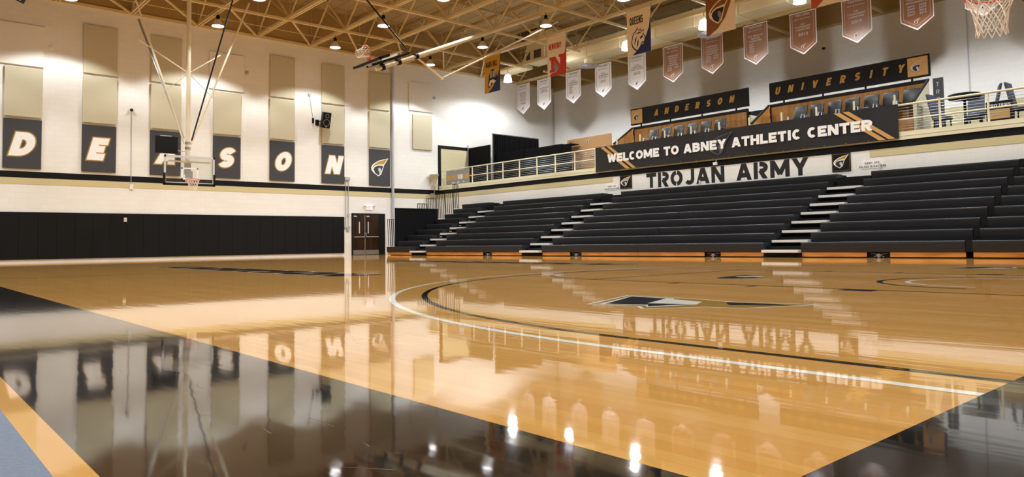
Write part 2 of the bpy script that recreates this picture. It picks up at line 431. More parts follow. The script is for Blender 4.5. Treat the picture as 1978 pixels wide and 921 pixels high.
def text(mb, txt, O, U, V, height, asp=.72, t=.24, sp=.12, shear=0, grow=0, width=None, centre=False, gap=0, lift=0.0, step=.0006):
    """letters laid on the plane O + U*x + V*y; width fits the line to a length"""
    O = Vector(O); U = Vector(U).normalized(); V = Vector(V).normalized(); N = U.cross(V)
    tw = text_w(txt, asp, sp); sx = 1.0
    if width: sx = width/(tw*height)
    x = -tw/2 if centre else 0.0
    for c in txt:
        if c == ' ': x += .45*asp+sp; continue
        wd = WID.get(c, 1.0)*asp
        for poly, si in stroke_polys(glyph(c, wd, t if c != 'I' else min(t, wd), gap), t, grow):
            mb.quad([O+U*((x+px+shear*py)*height*sx)+V*(py*height)+N*(lift+si*step) for px, py in poly])
        x += wd+sp
    return mb
def poly2(mb, pts, O, U, V, lift=0.0):
    O = Vector(O); U = Vector(U); V = Vector(V); N = U.normalized().cross(V.normalized())
    mb.quad([O+U*a+V*b+N*lift for a, b in pts]); return mb
H_OUT = [(1, 1), (.83, .95), (.67, .91), (.44, .84), (.25, .73), (.08, .60), (0, .45), (.03, .30), (.17, .15), (.40, 0), (.57, .10), (.63, .27), (.74, .60)]
H_CREST = [(.94, .96), (.66, .87), (.44, .79), (.27, .69), (.12, .55), (.06, .43), (.12, .46), (.22, .56), (.38, .62), (.55, .645), (.72, .655)]
H_DARK = [(.13, .36), (.2, .48), (.34, .555), (.53, .575), (.69, .57), (.64, .42), (.585, .26), (.52, .13), (.40, .05), (.22, .18)]
H_FACE = [(.40, .42), (.48, .47), (.56, .40), (.58, .27), (.54, .14), (.45, .10), (.47, .22), (.41, .30)]
def helmet(mb, O, U, V, mats, lift=.002):
    """helmet emblem; mats = slot numbers for outline, crest, helm, face"""
    for k, (pl, sl) in enumerate(((H_OUT, mats[0]), (H_CREST, mats[1]), (H_DARK, mats[2]), (H_FACE, mats[3]))):
        mb.m = sl; poly_tri(mb, pl, O, U, V, lift*(k+1))
    return mb
def poly_tri(mb, pts, O, U, V, lift):
    """concave outline, triangulated"""
    from mathutils.geometry import tessellate_polygon
    O = Vector(O); U = Vector(U); V = Vector(V); N = U.normalized().cross(V.normalized())
    P = [O+U*a+V*b+N*lift for a, b in pts]
    tris = tessellate_polygon([[Vector((a, b, 0)) for a, b in pts]])
    area = sum(pts[i-1][0]*pts[i][1]-pts[i][0]*pts[i-1][1] for i in range(len(pts)))
    mb.raw(P, [tuple(t) for t in tris]); return mb

XW, YR, YN, XR = -33.0, 32.0, -9.0, 5.0     # room faces
YB = 22.8                                   # balcony face
ZT = 10.55                                  # top of the painted walls, truss seat
ZD = 12.55                                  # roof deck
UE, VE = (0, 1, 0), (0, 0, 1)               # end wall: reads along +y
UB = (1, 0, 0)                              # balcony wall: reads along +x

# ================================================================== ROOM SHELL
o = MB().box(XW-.3, XR, -.975, YR, -.2, 0).build('floor', 'floor'); struct(o)
FLOOR = o
struct(MB().box(XW-.3, XR, YN, -.976, -.2, .004).build('floor_carpet', 'carpet'), 'blue grey carpet beside the court')
def fl(name, mb, mats, label=None):
    o = mb.build(name, mats, FLOOR); o['kind'] = 'structure'
    if label: o['label'] = label
    return o
# painted markings (each a thin film on the boards)
q = MB()
q.quad([(-28.65, -.9, .0003), (.9, -.9, .0003), (.9, 0, .0003), (-28.65, 0, .0003)]); q.quad([(0, 0, .0003), (.9, 0, .0003), (.9, 15.24, .0003), (0, 15.24, .0003)])
fl('painted_border', q, 'f_black', 'black painted out of bounds border')
YC, BX = 7.62, -1.6
def ring(mb, cx, cy, ro, wd, a0, a1, n=96, z=.0006):
    for i in range(n):
        a = math.radians(a0+(a1-a0)*i/n); b = math.radians(a0+(a1-a0)*(i+1)/n); ri = ro-wd
        mb.quad([(cx+ri*math.cos(a), cy+ri*math.sin(a), z), (cx+ro*math.cos(a), cy+ro*math.sin(a), z), (cx+ro*math.cos(b), cy+ro*math.sin(b), z), (cx+ri*math.cos(b), cy+ri*math.sin(b), z)])
def flat(mb, x0, x1, y0, y1, z=.0006): mb.quad([(x0, y0, z), (x1, y0, z), (x1, y1, z), (x0, y1, z)])
def three(mb, ro, wd, z):
    ring(mb, BX, YC, ro, wd, 90, 270, 120, z)
    flat(mb, BX, 0, YC-ro, YC-ro+wd, z); flat(mb, BX, 0, YC+ro-wd, YC+ro, z)
q = MB(); three(q, 6.345, .055, .0006); fl('three_point_line', q, 'f_white', 'white outer three point line')
q = MB(); three(q, 6.05, .055, .0006); fl('three_point_line', q, 'f_line', 'black inner three point line')
q = MB(); ft = -5.79
flat(q, ft, 0, YC-1.83, YC-1.78); flat(q, ft, 0, YC+1.78, YC+1.83); flat(q, ft, ft+.05, YC-1.83, YC+1.83)
ring(q, ft, YC, 1.83, .05, 90, 270)
for sx in (-4.4, -3.4):
    flat(q, sx, sx+.06, YC-2.03, YC-1.83); flat(q, sx, sx+.06, YC+1.83, YC+2.03)
flat(q, -2.43, -2.12, YC-2.03, YC-1.83); flat(q, -2.43, -2.12, YC+1.83, YC+2.03)
ring(q, BX, YC, 1.2, .06, 90, 270); flat(q, -14.36, -14.31, 0, 15.24)
fl('lane_lines', q, 'f_line', 'black free throw lane lines')
q = MB(); ring(q, BX, YC, .92, .055, 90, 270); fl('restricted_arc', q, 'f_white')
# emblems on the boards
def letter_mark(name, flip):
    q = MB()
    def T(x, y): return (x, y) if not flip else (x, 15.24-y)
    def pl(pts, z):
        from mathutils.geometry import tessellate_polygon
        P = [T(*p) for p in pts]
        tr = tessellate_polygon([[Vector((a, b, 0)) for a, b in P]])
        for t in tr:
            tri = [P[i] for i in t]
            if (tri[1][0]-tri[0][0])*(tri[2][1]-tri[0][1])-(tri[1][1]-tri[0][1])*(tri[2][0]-tri[0][0]) < 0: tri.reverse()
            q.quad([(a, b, z) for a, b in tri])
    def off(P, dd):
        A = sum(P[i-1][0]*P[i][1]-P[i][0]*P[i-1][1] for i in range(len(P))); sg = 1 if A > 0 else -1; out = []
        for i in range(len(P)):
            a_, b_, c_ = Vector(P[i-1]), Vector(P[i]), Vector(P[(i+1) % len(P)])
            n0 = (b_-a_).normalized(); n1 = (c_-b_).normalized(); mt = Vector((n0.y+n1.y, -n0.x-n1.x)).normalized()
            out.append(tuple(b_+mt*sg*dd/max(.4, mt.dot(Vector((n0.y, -n0.x))))))
        return out
    G = [(-3.17, 2.97), (-3.52, 3.87), (-3.05, 3.87), (-2.74, 3.87), (-2.45, 3.80), (-1.86, 3.97), (-1.93, 3.78), (-2.10, 3.40), (-2.36, 3.33), (-2.55, 3.0), (-2.62, 2.95), (-2.76, 3.08)]
    q.m = 0; pl(off(G, .03), .0006)
    q.m = 1; pl([(-3.17, 2.97), (-3.52, 3.87), (-3.05, 3.87), (-2.74, 3.87), (-2.45, 3.80), (-1.86, 3.97), (-1.93, 3.78), (-2.10, 3.40), (-2.36, 3.33), (-2.55, 3.0), (-2.62, 2.95), (-2.76, 3.08)], .0010)
    q.m = 0; pl([(-3.12, 3.02), (-3.47, 3.83), (-3.0, 3.83), (-2.95, 3.75), (-2.62, 3.68), (-2.52, 3.45), (-2.66, 3.03), (-2.76, 3.14)], .0014)
    q.m = 2; pl([(-3.09, 3.06), (-3.42, 3.78), (-3.05, 3.78), (-2.87, 3.30), (-2.56, 3.44), (-2.70, 3.09), (-2.78, 3.20)], .0018)
    q.m = 2; pl([(-2.46, 3.76), (-2.30, 3.55), (-1.95, 3.80), (-2.1, 3.84)], .0018)
    return fl(name, q, ['f_white', 'f_gold', 'f_navy'], 'black letter emblem outlined in white and gold')
letter_mark('court_emblem', False); letter_mark('court_emblem', True)
q = MB(); O_ = Vector((-4.45, 6.55, 0))
def hflat(pl, sl, z, U, V, O):
    from mathutils.geometry import tessellate_polygon
    q.m = sl
    P = [(O[0]+U[0]*a+V[0]*b, O[1]+U[1]*a+V[1]*b) for a, b in pl]
    for t in tessellate_polygon([[Vector((a, b, 0)) for a, b in P]]):
        tri = [P[i] for i in t]
        if (tri[1][0]-tri[0][0])*(tri[2][1]-tri[0][1])-(tri[1][1]-tri[0][1])*(tri[2][0]-tri[0][0]) < 0: tri.reverse()
        q.quad([(a, b, z) for a, b in tri])
hu, hv, ho = (0, 1.75), (-1.0, 0), (-4.15, 6.6)
hflat(H_OUT, 0, .0005, hu, hv, ho); hflat([(a*.97+.02, b*.97+.02) for a, b in H_OUT], 3, .0007, hu, hv, ho)
hflat(H_CREST, 3, .0010, hu, hv, ho); hflat(H_DARK, 2, .0013, hu, hv, ho); hflat(H_FACE, 1, .0016, hu, hv, ho)
fl('lane_emblem', q, ['f_gold', 'f_white', 'f_navy', 'floor'], 'dark helmet emblem in the free throw lane')
def court_word(y0, U, V, x0):
    q = MB(); q.m = 0
    O = Vector((x0, y0, .0))
    text(q, 'ANDERSON', O, U, V, .82, asp=1.25, t=.36, sp=.16, shear=.35, grow=.12, width=9.4, lift=.0004, step=.00004)
    q.m = 1; text(q, 'ANDERSON', O, U, V, .82, asp=1.25, t=.36, sp=.16, shear=.35, grow=.075, width=9.4, lift=.0008, step=.00004)
    q.m = 2; text(q, 'ANDERSON', O, U, V, .82, asp=1.25, t=.36, sp=.16, shear=.35, width=9.4, lift=.0012, step=.00004)
    fl('court_lettering', q, ['f_white', 'f_gold', 'f_navy'], 'black court lettering outlined in white and gold')
court_word(4.2, (1, 0, 0), (0, 1, 0), -19.3)
court_word(11.2, (-1, 0, 0), (0, -1, 0), -9.3)
fl('bare_edge_strip', MB().quad([(XW, -.974, .0003), (XR, -.974, .0003), (XR, -.9, .0003), (XW, -.9, .0003)]), 'f_strip', 'narrow bare wood strip along the border')

q = MB(); rs = random.Random(3)  # thin pale streaks scattered in clusters over the border
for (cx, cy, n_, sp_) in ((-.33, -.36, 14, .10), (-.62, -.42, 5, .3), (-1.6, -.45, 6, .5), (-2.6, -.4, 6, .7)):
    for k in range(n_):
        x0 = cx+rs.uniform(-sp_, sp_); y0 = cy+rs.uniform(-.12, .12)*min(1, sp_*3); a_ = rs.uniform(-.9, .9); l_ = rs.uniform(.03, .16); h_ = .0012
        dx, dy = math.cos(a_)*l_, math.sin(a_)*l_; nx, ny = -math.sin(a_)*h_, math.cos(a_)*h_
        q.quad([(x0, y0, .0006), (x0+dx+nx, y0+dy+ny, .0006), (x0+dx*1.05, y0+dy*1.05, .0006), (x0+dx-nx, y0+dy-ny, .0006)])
fl('pale_streaks', q, 'f_streak', 'pale thin streaks on the black border')
# walls
struct(MB().box(XW-.3, XW, YN-.3, YR+.3, 0, ZT).build('wall_left', 'wall_y'))
struct(MB().box(XW-.3, XW, YN-.3, YR+.3, ZT, ZD).build('wall_left_upper', 'upper_tan'))
struct(MB().box(XW, XR, YR, YR+.3, 3.4, ZT-.1).build('wall_right', 'wall_x'))
struct(MB().box(XW, XR, YR, YR+.3, ZT-.1, ZD).build('wall_right_upper', 'upper_tan'))
struct(MB().box(XR, XR+.3, YN, YR, 0, ZD).build('wall_rear', 'upper_tan'))  # unseen rear wall, tan chosen to lower and warm the bounce light
struct(MB().box(XW, XR, YN-.3, YN, 0, ZD).build('wall_near', 'near_dark'))
struct(MB().box(XW, XR, YB, YB+.2, 0, 3.62).build('wall_balcony', 'wall_x'))
struct(MB().box(XW-.3, XR+.3, YN-.3, YR+.3, ZD, ZD+.2).build('ceiling', 'deck'))
struct(MB().box(XW, XR, YB+.2, YR, 3.4, 3.62).build('floor_balcony', 'seat_d'))
n = [0]
def trim(mb, mats, label=None):
    n[0] += 1; return struct(mb.build('trim_%d' % n[0], mats), label)
trim(MB().box(XW, XW+.012, YN, YB, 3.31, 3.56), 'black_paint', 'black painted stripe along the end wall')
trim(MB().box(XW, XW+.011, YN, YB, 3.06, 3.31), 'tan_paint', 'tan painted stripe along the end wall')
trim(MB().box(XW, XR, YB-.012, YB, 3.33, 3.55), 'black_paint', 'black stripe under the balcony edge')
trim(MB().box(XW, -20.05, YB-.011, YB, 3.10, 3.33), 'tan_paint', 'tan stripe left of the wall lettering')
trim(MB().box(-9.17, XR, YB-.011, YB, 3.10, 3.33), 'tan_paint', 'tan stripe right of the wall lettering')
trim(MB().box(XW, XR, YB-.05, YB+.2, 3.55, 3.80).box(XW, XR, YB-.06, YB-.04, 3.665, 3.672), 'cream', 'cream balcony curb')
trim(MB().box(XW, XW+.07, YN, YR, ZT-.06, ZT+.06), 'steel', 'cream ledge angle at the top of the end wall')
trim(MB().box(XW+.01, XR, YR-.06, YR, ZT-.2, ZT-.1), 'steel_d', 'tan angle at the top of the gallery wall')
trim(MB().box(XW, XR, YR-.02, YR, 3.62, 5.85), 'tan_x', 'tan wainscot of the gallery wall')
trim(MB().box(-26.5, -15, YR-.03, YR, 6.75, 7.0), 'black_paint', 'black stripe on the gallery wall')
# framed recess at the left end of the balcony
trim(MB().box(XW, XW+.02, 22.72, 22.92, 3.55, 5.96).box(XW, XW+.02, 22.72, 24.9, 5.96, 6.15), 'black_paint', 'black painted frame at the balcony end')
trim(MB().box(XW, XW+.012, 22.92, 24.9, 3.62, 5.96), 'tan_y', 'tan painted block inside the black frame')

# ------------------------------------------------------------------ double doors in the end wall
d = bpy.data.objects.new('door_1', None); COL.objects.link(d); d.location = (XW, 18.2, 0); d['kind'] = 'structure'; d['label'] = 'dark brown double doors under the exit sign'
dy0, dy1, dh = 17.22, 19.2, 2.17
MB().box(XW, XW+.05, dy0, dy0+.06, 0, dh).box(XW, XW+.05, dy1-.06, dy1, 0, dh).box(XW, XW+.05, dy0, dy1, dh-.06, dh).box(XW, XW+.05, dy1-.36, dy1-.06, 0, dh-.06).build('door_frame', 'black_metal', d)
for (a, b, hy) in ((dy0+.06, 17.98, 17.66), (18.02, dy1-.37, 18.18)):
    lf = MB().box(XW, XW+.035, a, b, .012, dh-.07, .004).build('door_leaf', 'door_wood', d)
    MB().box(XW+.034, XW+.04, a+.02, b-.02, .02, .25).build('kick_plate', 'alu', lf)
    MB().box(XW+.034, XW+.04, hy-.025, hy+.03, 1.12, 1.72).build('window_slit', 'ltgrey_ink', lf)
    MB().tube([(XW+.1, a+.05, .93), (XW+.1, b-.05, .93)], .016, 8).tube([(XW+.035, a+.05, .93), (XW+.1, a+.05, .93)], .014, 8).tube([(XW+.035, b-.05, .93), (XW+.1, b-.05, .93)], .014, 8).box(XW+.035, XW+.08, (b if hy < 18 else a)-.05, (b if hy < 18 else a)+.05, .9, 1.15, .01).build('panic_bar', 'alu', lf)
    MB().box(XW+.034, XW+.1, a+.04, a+.2, dh-.2, dh-.13, .008).build('door_closer', 'galv', lf)

# exit sign
t = thing('exit_sign', 'lit white exit sign with twin emergency heads above the double doors', 'sign', (XW, 18.24, 2.37))
MB().box(XW, XW+.08, 18.04, 18.44, 2.37, 2.60, .01).build('sign_body', 'exit', t)
q = MB(); text(q, 'EXIT', (XW+.084, 18.24, 2.41), UE, VE, .15, asp=.7, t=.16, sp=.14, centre=True); q.build('lettering', 'exit_red', t)
for s in (-1, 1):
    MB().tube([(XW+.04, 18.24+s*.2, 2.5), (XW+.06, 18.24+s*.26, 2.53)], .015, 8).lathe((XW+.08, 18.24+s*.28, 2.54), [(0, .04), (.045, .03), (.05, -.03), (0, -.04)], 12, 'z').build('emergency_head', 'alu', t, smooth=True)

# ------------------------------------------------------------------ wall pads
pw = (16.78+6.0)/36
MB_pad = None
for i in range(36):
    y = 16.78-(i+1)*pw
    if MB_pad is None:
        MB_pad = tag(MB().box(XW+.004, XW+.07, y+.0015, y+pw-.0015, .12, 1.97, .008).build('wall_pad', 'pad', loc=(XW, y, .12)), 'black vinyl safety pad in the row along the end wall', 'wall pad', 'black pads along the end wall')
    else:
        copy_tree(MB_pad, loc=(XW, y, .12))

tag(MB().box(XW+.072, XW+.09, 6.53, 6.65, 1.62, 1.8, .004).box(XW+.09, XW+.094, 6.56, 6.62, 1.66, 1.76).build('outlet_plate', 'panel', loc=(XW+.07, 6.59, 1.62)), 'small pale outlet plate on the black pads left of the far hoop', 'outlet')
# ------------------------------------------------------------------ acoustic panels and letter boards
cols = {'D': 2.29, 'E': 4.94, 'A': 7.52, 'S': 10.17, 'O': 12.83, 'N': 15.53, 'H': 18.25}
PWD = 1.26
NM = {'D': 'letter D board', 'E': 'letter E board', 'A': 'letter A board behind the far hoop', 'S': 'letter S board', 'O': 'letter O board', 'N': 'letter N board', 'H': 'helmet emblem board'}
def fabric_panel(y0, y1, z0, z1, label, mt='panel', th=.07):
    return tag(MB().box(XW+.022, XW+.022+th, y0, y1, z0, z1, .012).build('acoustic_panel', mt, loc=(XW, (y0+y1)/2, z0)), label, 'acoustic panel')
for k, y in cols.items():
    fabric_panel(y, y+PWD, 5.69, 7.64, 'tan fabric acoustic panel directly above the '+NM[k])
    if k in 'EAONH':
        fabric_panel(y, y+PWD, 7.74, 9.76, 'uppermost tan fabric panel in the column above the '+NM[k])
fabric_panel(2.05, 3.58, 7.72, 9.36, 'white painted wall panel at the top of the column above the letter D board', 'panel_w', .05)
fabric_panel(9.98, 11.56, 7.74, 9.47, 'white painted wall panel at the top of the column above the letter S board', 'panel_w', .05)
fabric_panel(20.76, 22.35, 7.94, 9.56, 'white painted panel right of the grey corner pipe', 'panel_w', .05)
fabric_panel(20.98, 22.28, 5.80, 7.75, 'lone tan fabric panel right of the grey corner pipe')
def letter_board(k, y, extra=''):
    t = thing('letter_board', 'charcoal wall board with '+('a white gold-edged letter '+k if k != 'H' else 'a gold and white helmet emblem')+extra, 'wall board', (XW, y+PWD/2, 3.66))
    bd = MB().box(XW+.022, XW+.07, y, y+PWD, 3.66, 5.60, .01).build('board', 'grey_board', t)
    X = XW+.071
    if k == 'H':
        q = MB(); helmet(q, (X, y+.10, 4.16), (0, 1.06, 0), (0, 0, 1.0), (0, 1, 2, 3)); q.build('emblem', ['white_ink', 'gold_ink', 'grey_board', 'ltgrey_ink'], bd)
    else:
        asp = {'D': .80, 'E': .72, 'A': .8, 'S': .74, 'O': .78, 'N': .82}[k]
        for nm, mt, g, lf in (('letter_outline', 'olive_ink', .055, .001), ('letter_edge', 'gold_ink', .03, .006), ('letter', 'white_ink', 0, .011)):
            q = MB(); wd = WID.get(k, 1)*asp
            text(q, k, (X, y+.17, 4.15), UE, VE, .93, asp=asp, t=.30, shear=.26, grow=g, lift=lf); q.build(nm, mt, bd)
for k, y in cols.items(): letter_board(k, y)
letter_board('N', -.36, ', left of the letter D board'); letter_board('A', -3.0, ', second left of the letter D board')

# ------------------------------------------------------------------ small fittings on the end wall
tag(MB().tube([(XW+.09, 19.67, 0), (XW+.09, 19.67, ZT)], .075, 14).build('corner_pipe', 'pole', loc=(XW, 19.67, 0), smooth=True), 'tall pale grey pipe from floor to roof right of the doors', 'pipe')
t = thing('wall_microphone', 'dark ball fitting on a thin vertical conduit left of the far hoop', 'wall fitting', (XW, 6.8, 3.1))
MB().tube([(XW+.02, 6.8, 3.15), (XW+.02, 6.78, 6.3)], .014, 8).build('conduit', 'galv', t)
MB().box(XW, XW+.08, 6.74, 6.88, 3.0, 3.2, .01).build('junction_box', 'white_pl', t)
MB().lathe((XW+.09, 6.77, 6.38), [(0, -.07), (.05, -.05), (.075, 0), (.05, .05), (0, .07)], 14).tube([(XW, 6.77, 6.38), (XW+.08, 6.77, 6.38)], .02, 8).build('ball', 'black_metal', t, smooth=True)
for (y, z, mt, lb) in ((3.82, 8.59, 'white_pl', 'small white box high on the end wall beside the top of the letter D column'), (11.71, 8.71, 'galv', 'small grey box high on the wall right of the letter S column'), (22.47, 8.84, 'galv', 'tiny grey box high beside the white panel near the gallery'), (16.99, 1.30, 'galv', 'small dark switch plate left of the double doors')):
    tag(MB().box(XW, XW+.07, y-.07, y+.07, z-.07, z+.07, .008).box(XW+.06, XW+.09, y-.03, y+.03, z-.03, z+.03).build('wall_box', mt, loc=(XW, y, z-.07)), lb, 'wall box')
t = thing('conduit_run', 'pair of grey conduits with boxes between the wall pads and the doors', 'conduit', (XW, 16.93, 1.4))
MB().tube([(XW+.045, 16.87, 1.45), (XW+.045, 16.87, 3.9)], .02, 8).tube([(XW+.045, 17.02, 1.45), (XW+.045, 17.02, 3.9)], .02, 8).build('conduit', 'galv', t)
MB().box(XW+.022, XW+.1, 16.8, 17.1, 3.86, 4.03, .01).build('junction_box', 'galv', t)
MB().box(XW+.022, XW+.08, 16.78, 17.12, 1.38, 1.5, .01).build('junction_box', 'galv', t)
MB().box(XW+.022, XW+.08, 16.96, 17.08, 2.0, 2.14, .01).build('junction_box', 'galv', t)
# wall speaker on a swivel bracket
t = thing('loudspeaker', 'black loudspeaker on a wall bracket between the O and N columns', 'loudspeaker', (XW, 15.4, 6.2))
c = Vector((XW+.42, 15.52, 6.8)); R_ = Matrix.Rotation(math.radians(2), 3, 'Z') @ Matrix.Rotation(math.radians(14), 3, 'Y')
def sp_box(x0, x1, w0, w1, z0, z1, b=.02):
    cs = [(x0, -w0, z0), (x1, -w1, z0), (x1, w1, z0), (x0, w0, z0), (x0, -w0, z1), (x1, -w1, z1), (x1, w1, z1), (x0, w0, z1)]
    return MB().hexa([c+R_ @ Vector(p) for p in cs], b)
sp_box(-.2, .2, .12, .23, -.39, .39, .03).build('cabinet', 'black_metal', t)
g = MB()
for (zz, rr) in ((-.12, .16), (.22, .09)):
    cc = [c+R_ @ Vector((.203, rr*math.cos(a*PI/12), zz+rr*math.sin(a*PI/12))) for a in range(24)]
    g.tube(cc, .012, 6, close=True)
g.build('driver_ring', 'grey_ink', t); sp_box(.2, .206, .03, .03, -.33, -.30, 0).build('badge', 'ltgrey_ink', t)
MB().tube([(XW+.03, 15.3, 6.7), c+R_ @ Vector((-.15, 0, 0))], .025, 8).box(XW+.022, XW+.04, 15.2, 15.4, 6.55, 6.85).build('bracket', 'black_metal', t)
MB().tube([(XW+.035, 14.87, 8.0), (XW+.035, 15.05, 7.0), (XW+.035, 15.12, 6.4), (XW+.15, 15.35, 6.45)], .008, 6).build('cable', 'grey_ink', t)
MB().box(XW+.022, XW+.05, 14.8, 14.94, 8.0, 8.12, .006).build('junction_box', 'galv', t)
MB().box(XW+.022, XW+.06, 15.02, 15.12, 6.65, 6.9, .01).build('power_unit', 'black_metal', t)
# cone up-light
t = thing('cone_uplight', 'tan cone shaped wall light on a stem at the left end of the balcony', 'wall light', (XW, 22.24, 3.2))
MB().lathe((XW+.3, 22.24, 3.95), [(0, -.25), (.03, -.25), (.05, -.1), (.27, .45), (.28, .46), (.0, .46)], 20).build('cone_shade', 'cone', t, smooth=True)
MB().tube([(XW+.3, 22.24, 3.75), (XW+.3, 22.24, 3.3), (XW+.05, 22.24, 3.28)], .02, 8).build('stem', 'alu', t)
MB().box(XW+.022, XW+.1, 22.16, 22.36, 3.16, 3.36, .01).build('junction_box', 'galv', t)

# ================================================================== BLEACHERS
Y0, DY, Z0, DZ = 17.42, .578, .41, .272
A3, A2, A1 = (-27.67, -26.57), (-20.05, -18.97), (-9.93, -8.85)
def bleacher(label, secs, aisles, wheels, x0, x1):
    t = thing('bleacher_bank', label, 'bleachers', ((x0+x1)/2, Y0, 0))
    for i in range(9):
        y = Y0+DY*i; z = Z0+DZ*i
        for (a, b) in secs:
            q = MB()
            prof = [(y+.03, z-DZ+.005), (y+.012, z-.16), (y, z-.045), (y+.006, z-.012), (y+.03, z), (y+.40, z), (y+.42, z-.03), (y+.42, z-DZ+.005)]
            q.prism([(a+.006, py, pz) for py, pz in prof], (b-a-.012, 0, 0))
            q.build('bench_seat', 'seat', t)
            MB().box(a, b, y+.425, y+DY+.02 if i < 8 else YB-.02, z-.09, z-.02).build('foot_deck', 'seat_d', t)
        for (a, b) in aisles:
            if i < 8:
                zs = .165+DZ*i
                MB().box(a, b, y-.02, y+DY+.0, max(0.02, zs-DZ+.02), zs-.045).build('aisle_step', 'seat_d', t)
                MB().box(a+.01, b-.01, y-.15, y+.1, zs-.03, zs+.045, .004).build('step_nosing', 'nose', t)
                MB().box(a+.02, b-.02, y+.25, y+DY-.01, zs-.04, zs+.12).build('aisle_riser', 'seat_d', t)
            else:
                MB().box(a, b, y-.02, YB-.02, Z0+DZ*7-.1, Z0+DZ*7+.14).build('aisle_step', 'seat_d', t)
    # front base boards between wheel housings
    edges = [x0]
    for (a, b) in wheels: edges += [a, b]
    edges.append(x1)
    for i in range(0, len(edges), 2):
        a, b = edges[i], edges[i+1]; cuts = [a]+[s for s, _ in secs if a+.05 < s < b-.05]+[b]
        for c0, c1 in zip(cuts, cuts[1:]):
            MB().box(c0+.006, c1-.006, Y0+.05, Y0+.08, .025, .155, .004).build('base_board', 'base_wood', t)
    for (a, b) in wheels:
        q = MB().box(a, b, Y0+.12, Y0+.18, .0, .15)
        q.build('wheel_recess', 'black_metal', t)
        cx = (a+b)/2
        q = MB()
        for s in (-1, 1): q.obox((cx, Y0+.1, .08), (cx+s*.2, Y0+.1, .115), .02, .015); q.obox((cx, Y0+.1, .08), (cx+s*.12, Y0+.1, .03), .02, .012)
        q.lathe((cx, Y0+.09, .06), [(0, -.02), (.05, -.02), (.05, .02), (0, .02)], 14, 'y').build('wheel_bracket', 'grey_ink', t)
    MB().box(x0+.05, x1-.05, Y0+.2, YB-.1, .0, .3).build('understructure', 'black_metal', t)
    return t
WH = [(-27.54, -26.82), (-22.5, -21.94), (-17.53, -16.97), (-11.9, -11.35), (-7.14, -6.59)]
bank = bleacher('long bank of charcoal bleachers with three aisles below the balcony wall lettering',
    [(-29.9, A3[0]), (A3[1], -24.31), (-24.31, A2[0]), (A2[1], -14.42), (-14.42, A1[0]), (A1[1], -4.93)], [A3, A2, A1], WH, -29.9, -4.93)
for i in range(9):
    y = Y0+DY*i; z = Z0+DZ*i
    MB().box(-4.925, -4.79, y+.02, y+.3, z-.26, z+.005).box(-4.88, -4.83, y-.0, y+.02, z-.2, z-.18).build('gap_filler', 'black_metal', bank)
bleacher('right hand bank of charcoal bleachers beyond the dark gap, cut by the photo edge', [(-4.79, 3.2)], [], [(-1.2, -.65)], -4.79, 3.2)
t = None
for (x, zz) in ((-15.6, 2.62), (-8.86, 2.66), (-19.55, 2.45)):
    tag(MB().box(x-.03, x+.03, YB-.06, YB-.03, zz-.02, zz+.22).build('anchor_strip', 'ltgrey_ink', loc=(x, YB, zz)), {-15.6: 'thin pale strap below the wall lettering behind the top bleacher row', -8.86: 'thin pale strap at the top of the right aisle', -19.55: 'thin pale strap at the top of the middle aisle'}[x], 'strap')
# end rails and end curtain on the left flank
def end_rail(i0, ya, yb, zt, zb, label):
    t = thing('end_rail', label, 'railing', (-30.01, (ya+yb)/2, zb))
    MB().obox((-30.01, ya, zt), (-30.01, yb, zt), .035, .03).build('top_bar', 'black_metal', t)
    k = max(3, int(round((yb-ya)/.115)))
    for j in range(k+1):
        yy = ya+(yb-ya)*j/k
        MB().tube([(-30.01, yy, zt), (-30.01, yy+.06, zb)], .019, 6).build('baluster', 'black_metal', t)
for i, (ya, yb, zt, zb, nm) in enumerate(((17.55, 18.1, 1.74, .45, 'lowest'), (18.15, 18.68, 2.0, .75, 'second'), (18.72, 19.26, 2.28, 1.0, 'third'), (19.3, 19.84, 2.56, 1.3, 'fourth'), (19.88, 20.4, 2.84, 1.55, 'fifth'), (20.46, 20.98, 3.12, 1.83, 'sixth'), (21.02, 21.5, 3.3, 2.1, 'seventh'), (21.54, 21.86, 3.63, 2.38, 'topmost'))):
    end_rail(i, ya, yb, zt, zb, '%s black stepped guard rail up the left end of the bleachers' % nm)
t = thing('end_curtain', 'black fabric end curtain on the left flank of the bleachers', 'curtain', (-29.93, 19.2, 0))
q = MB(); N = 60
for i in range(N):
    y0 = 17.92+(20.52-17.92)*i/N; y1 = 17.92+(20.52-17.92)*(i+1)/N
    x0 = -29.94+.008*math.sin(i*1.3); x1 = -29.94+.008*math.sin((i+1)*1.3)
    q.quad([(x0, y0, .3), (x1, y1, .3), (x1, y1, 2.3), (x0, y0, 2.3)])
q.build('fabric', 'curtain', t); MB().box(-29.96, -29.92, 17.92, 20.52, 2.28, 2.32).build('top_bar', 'black_metal', t)

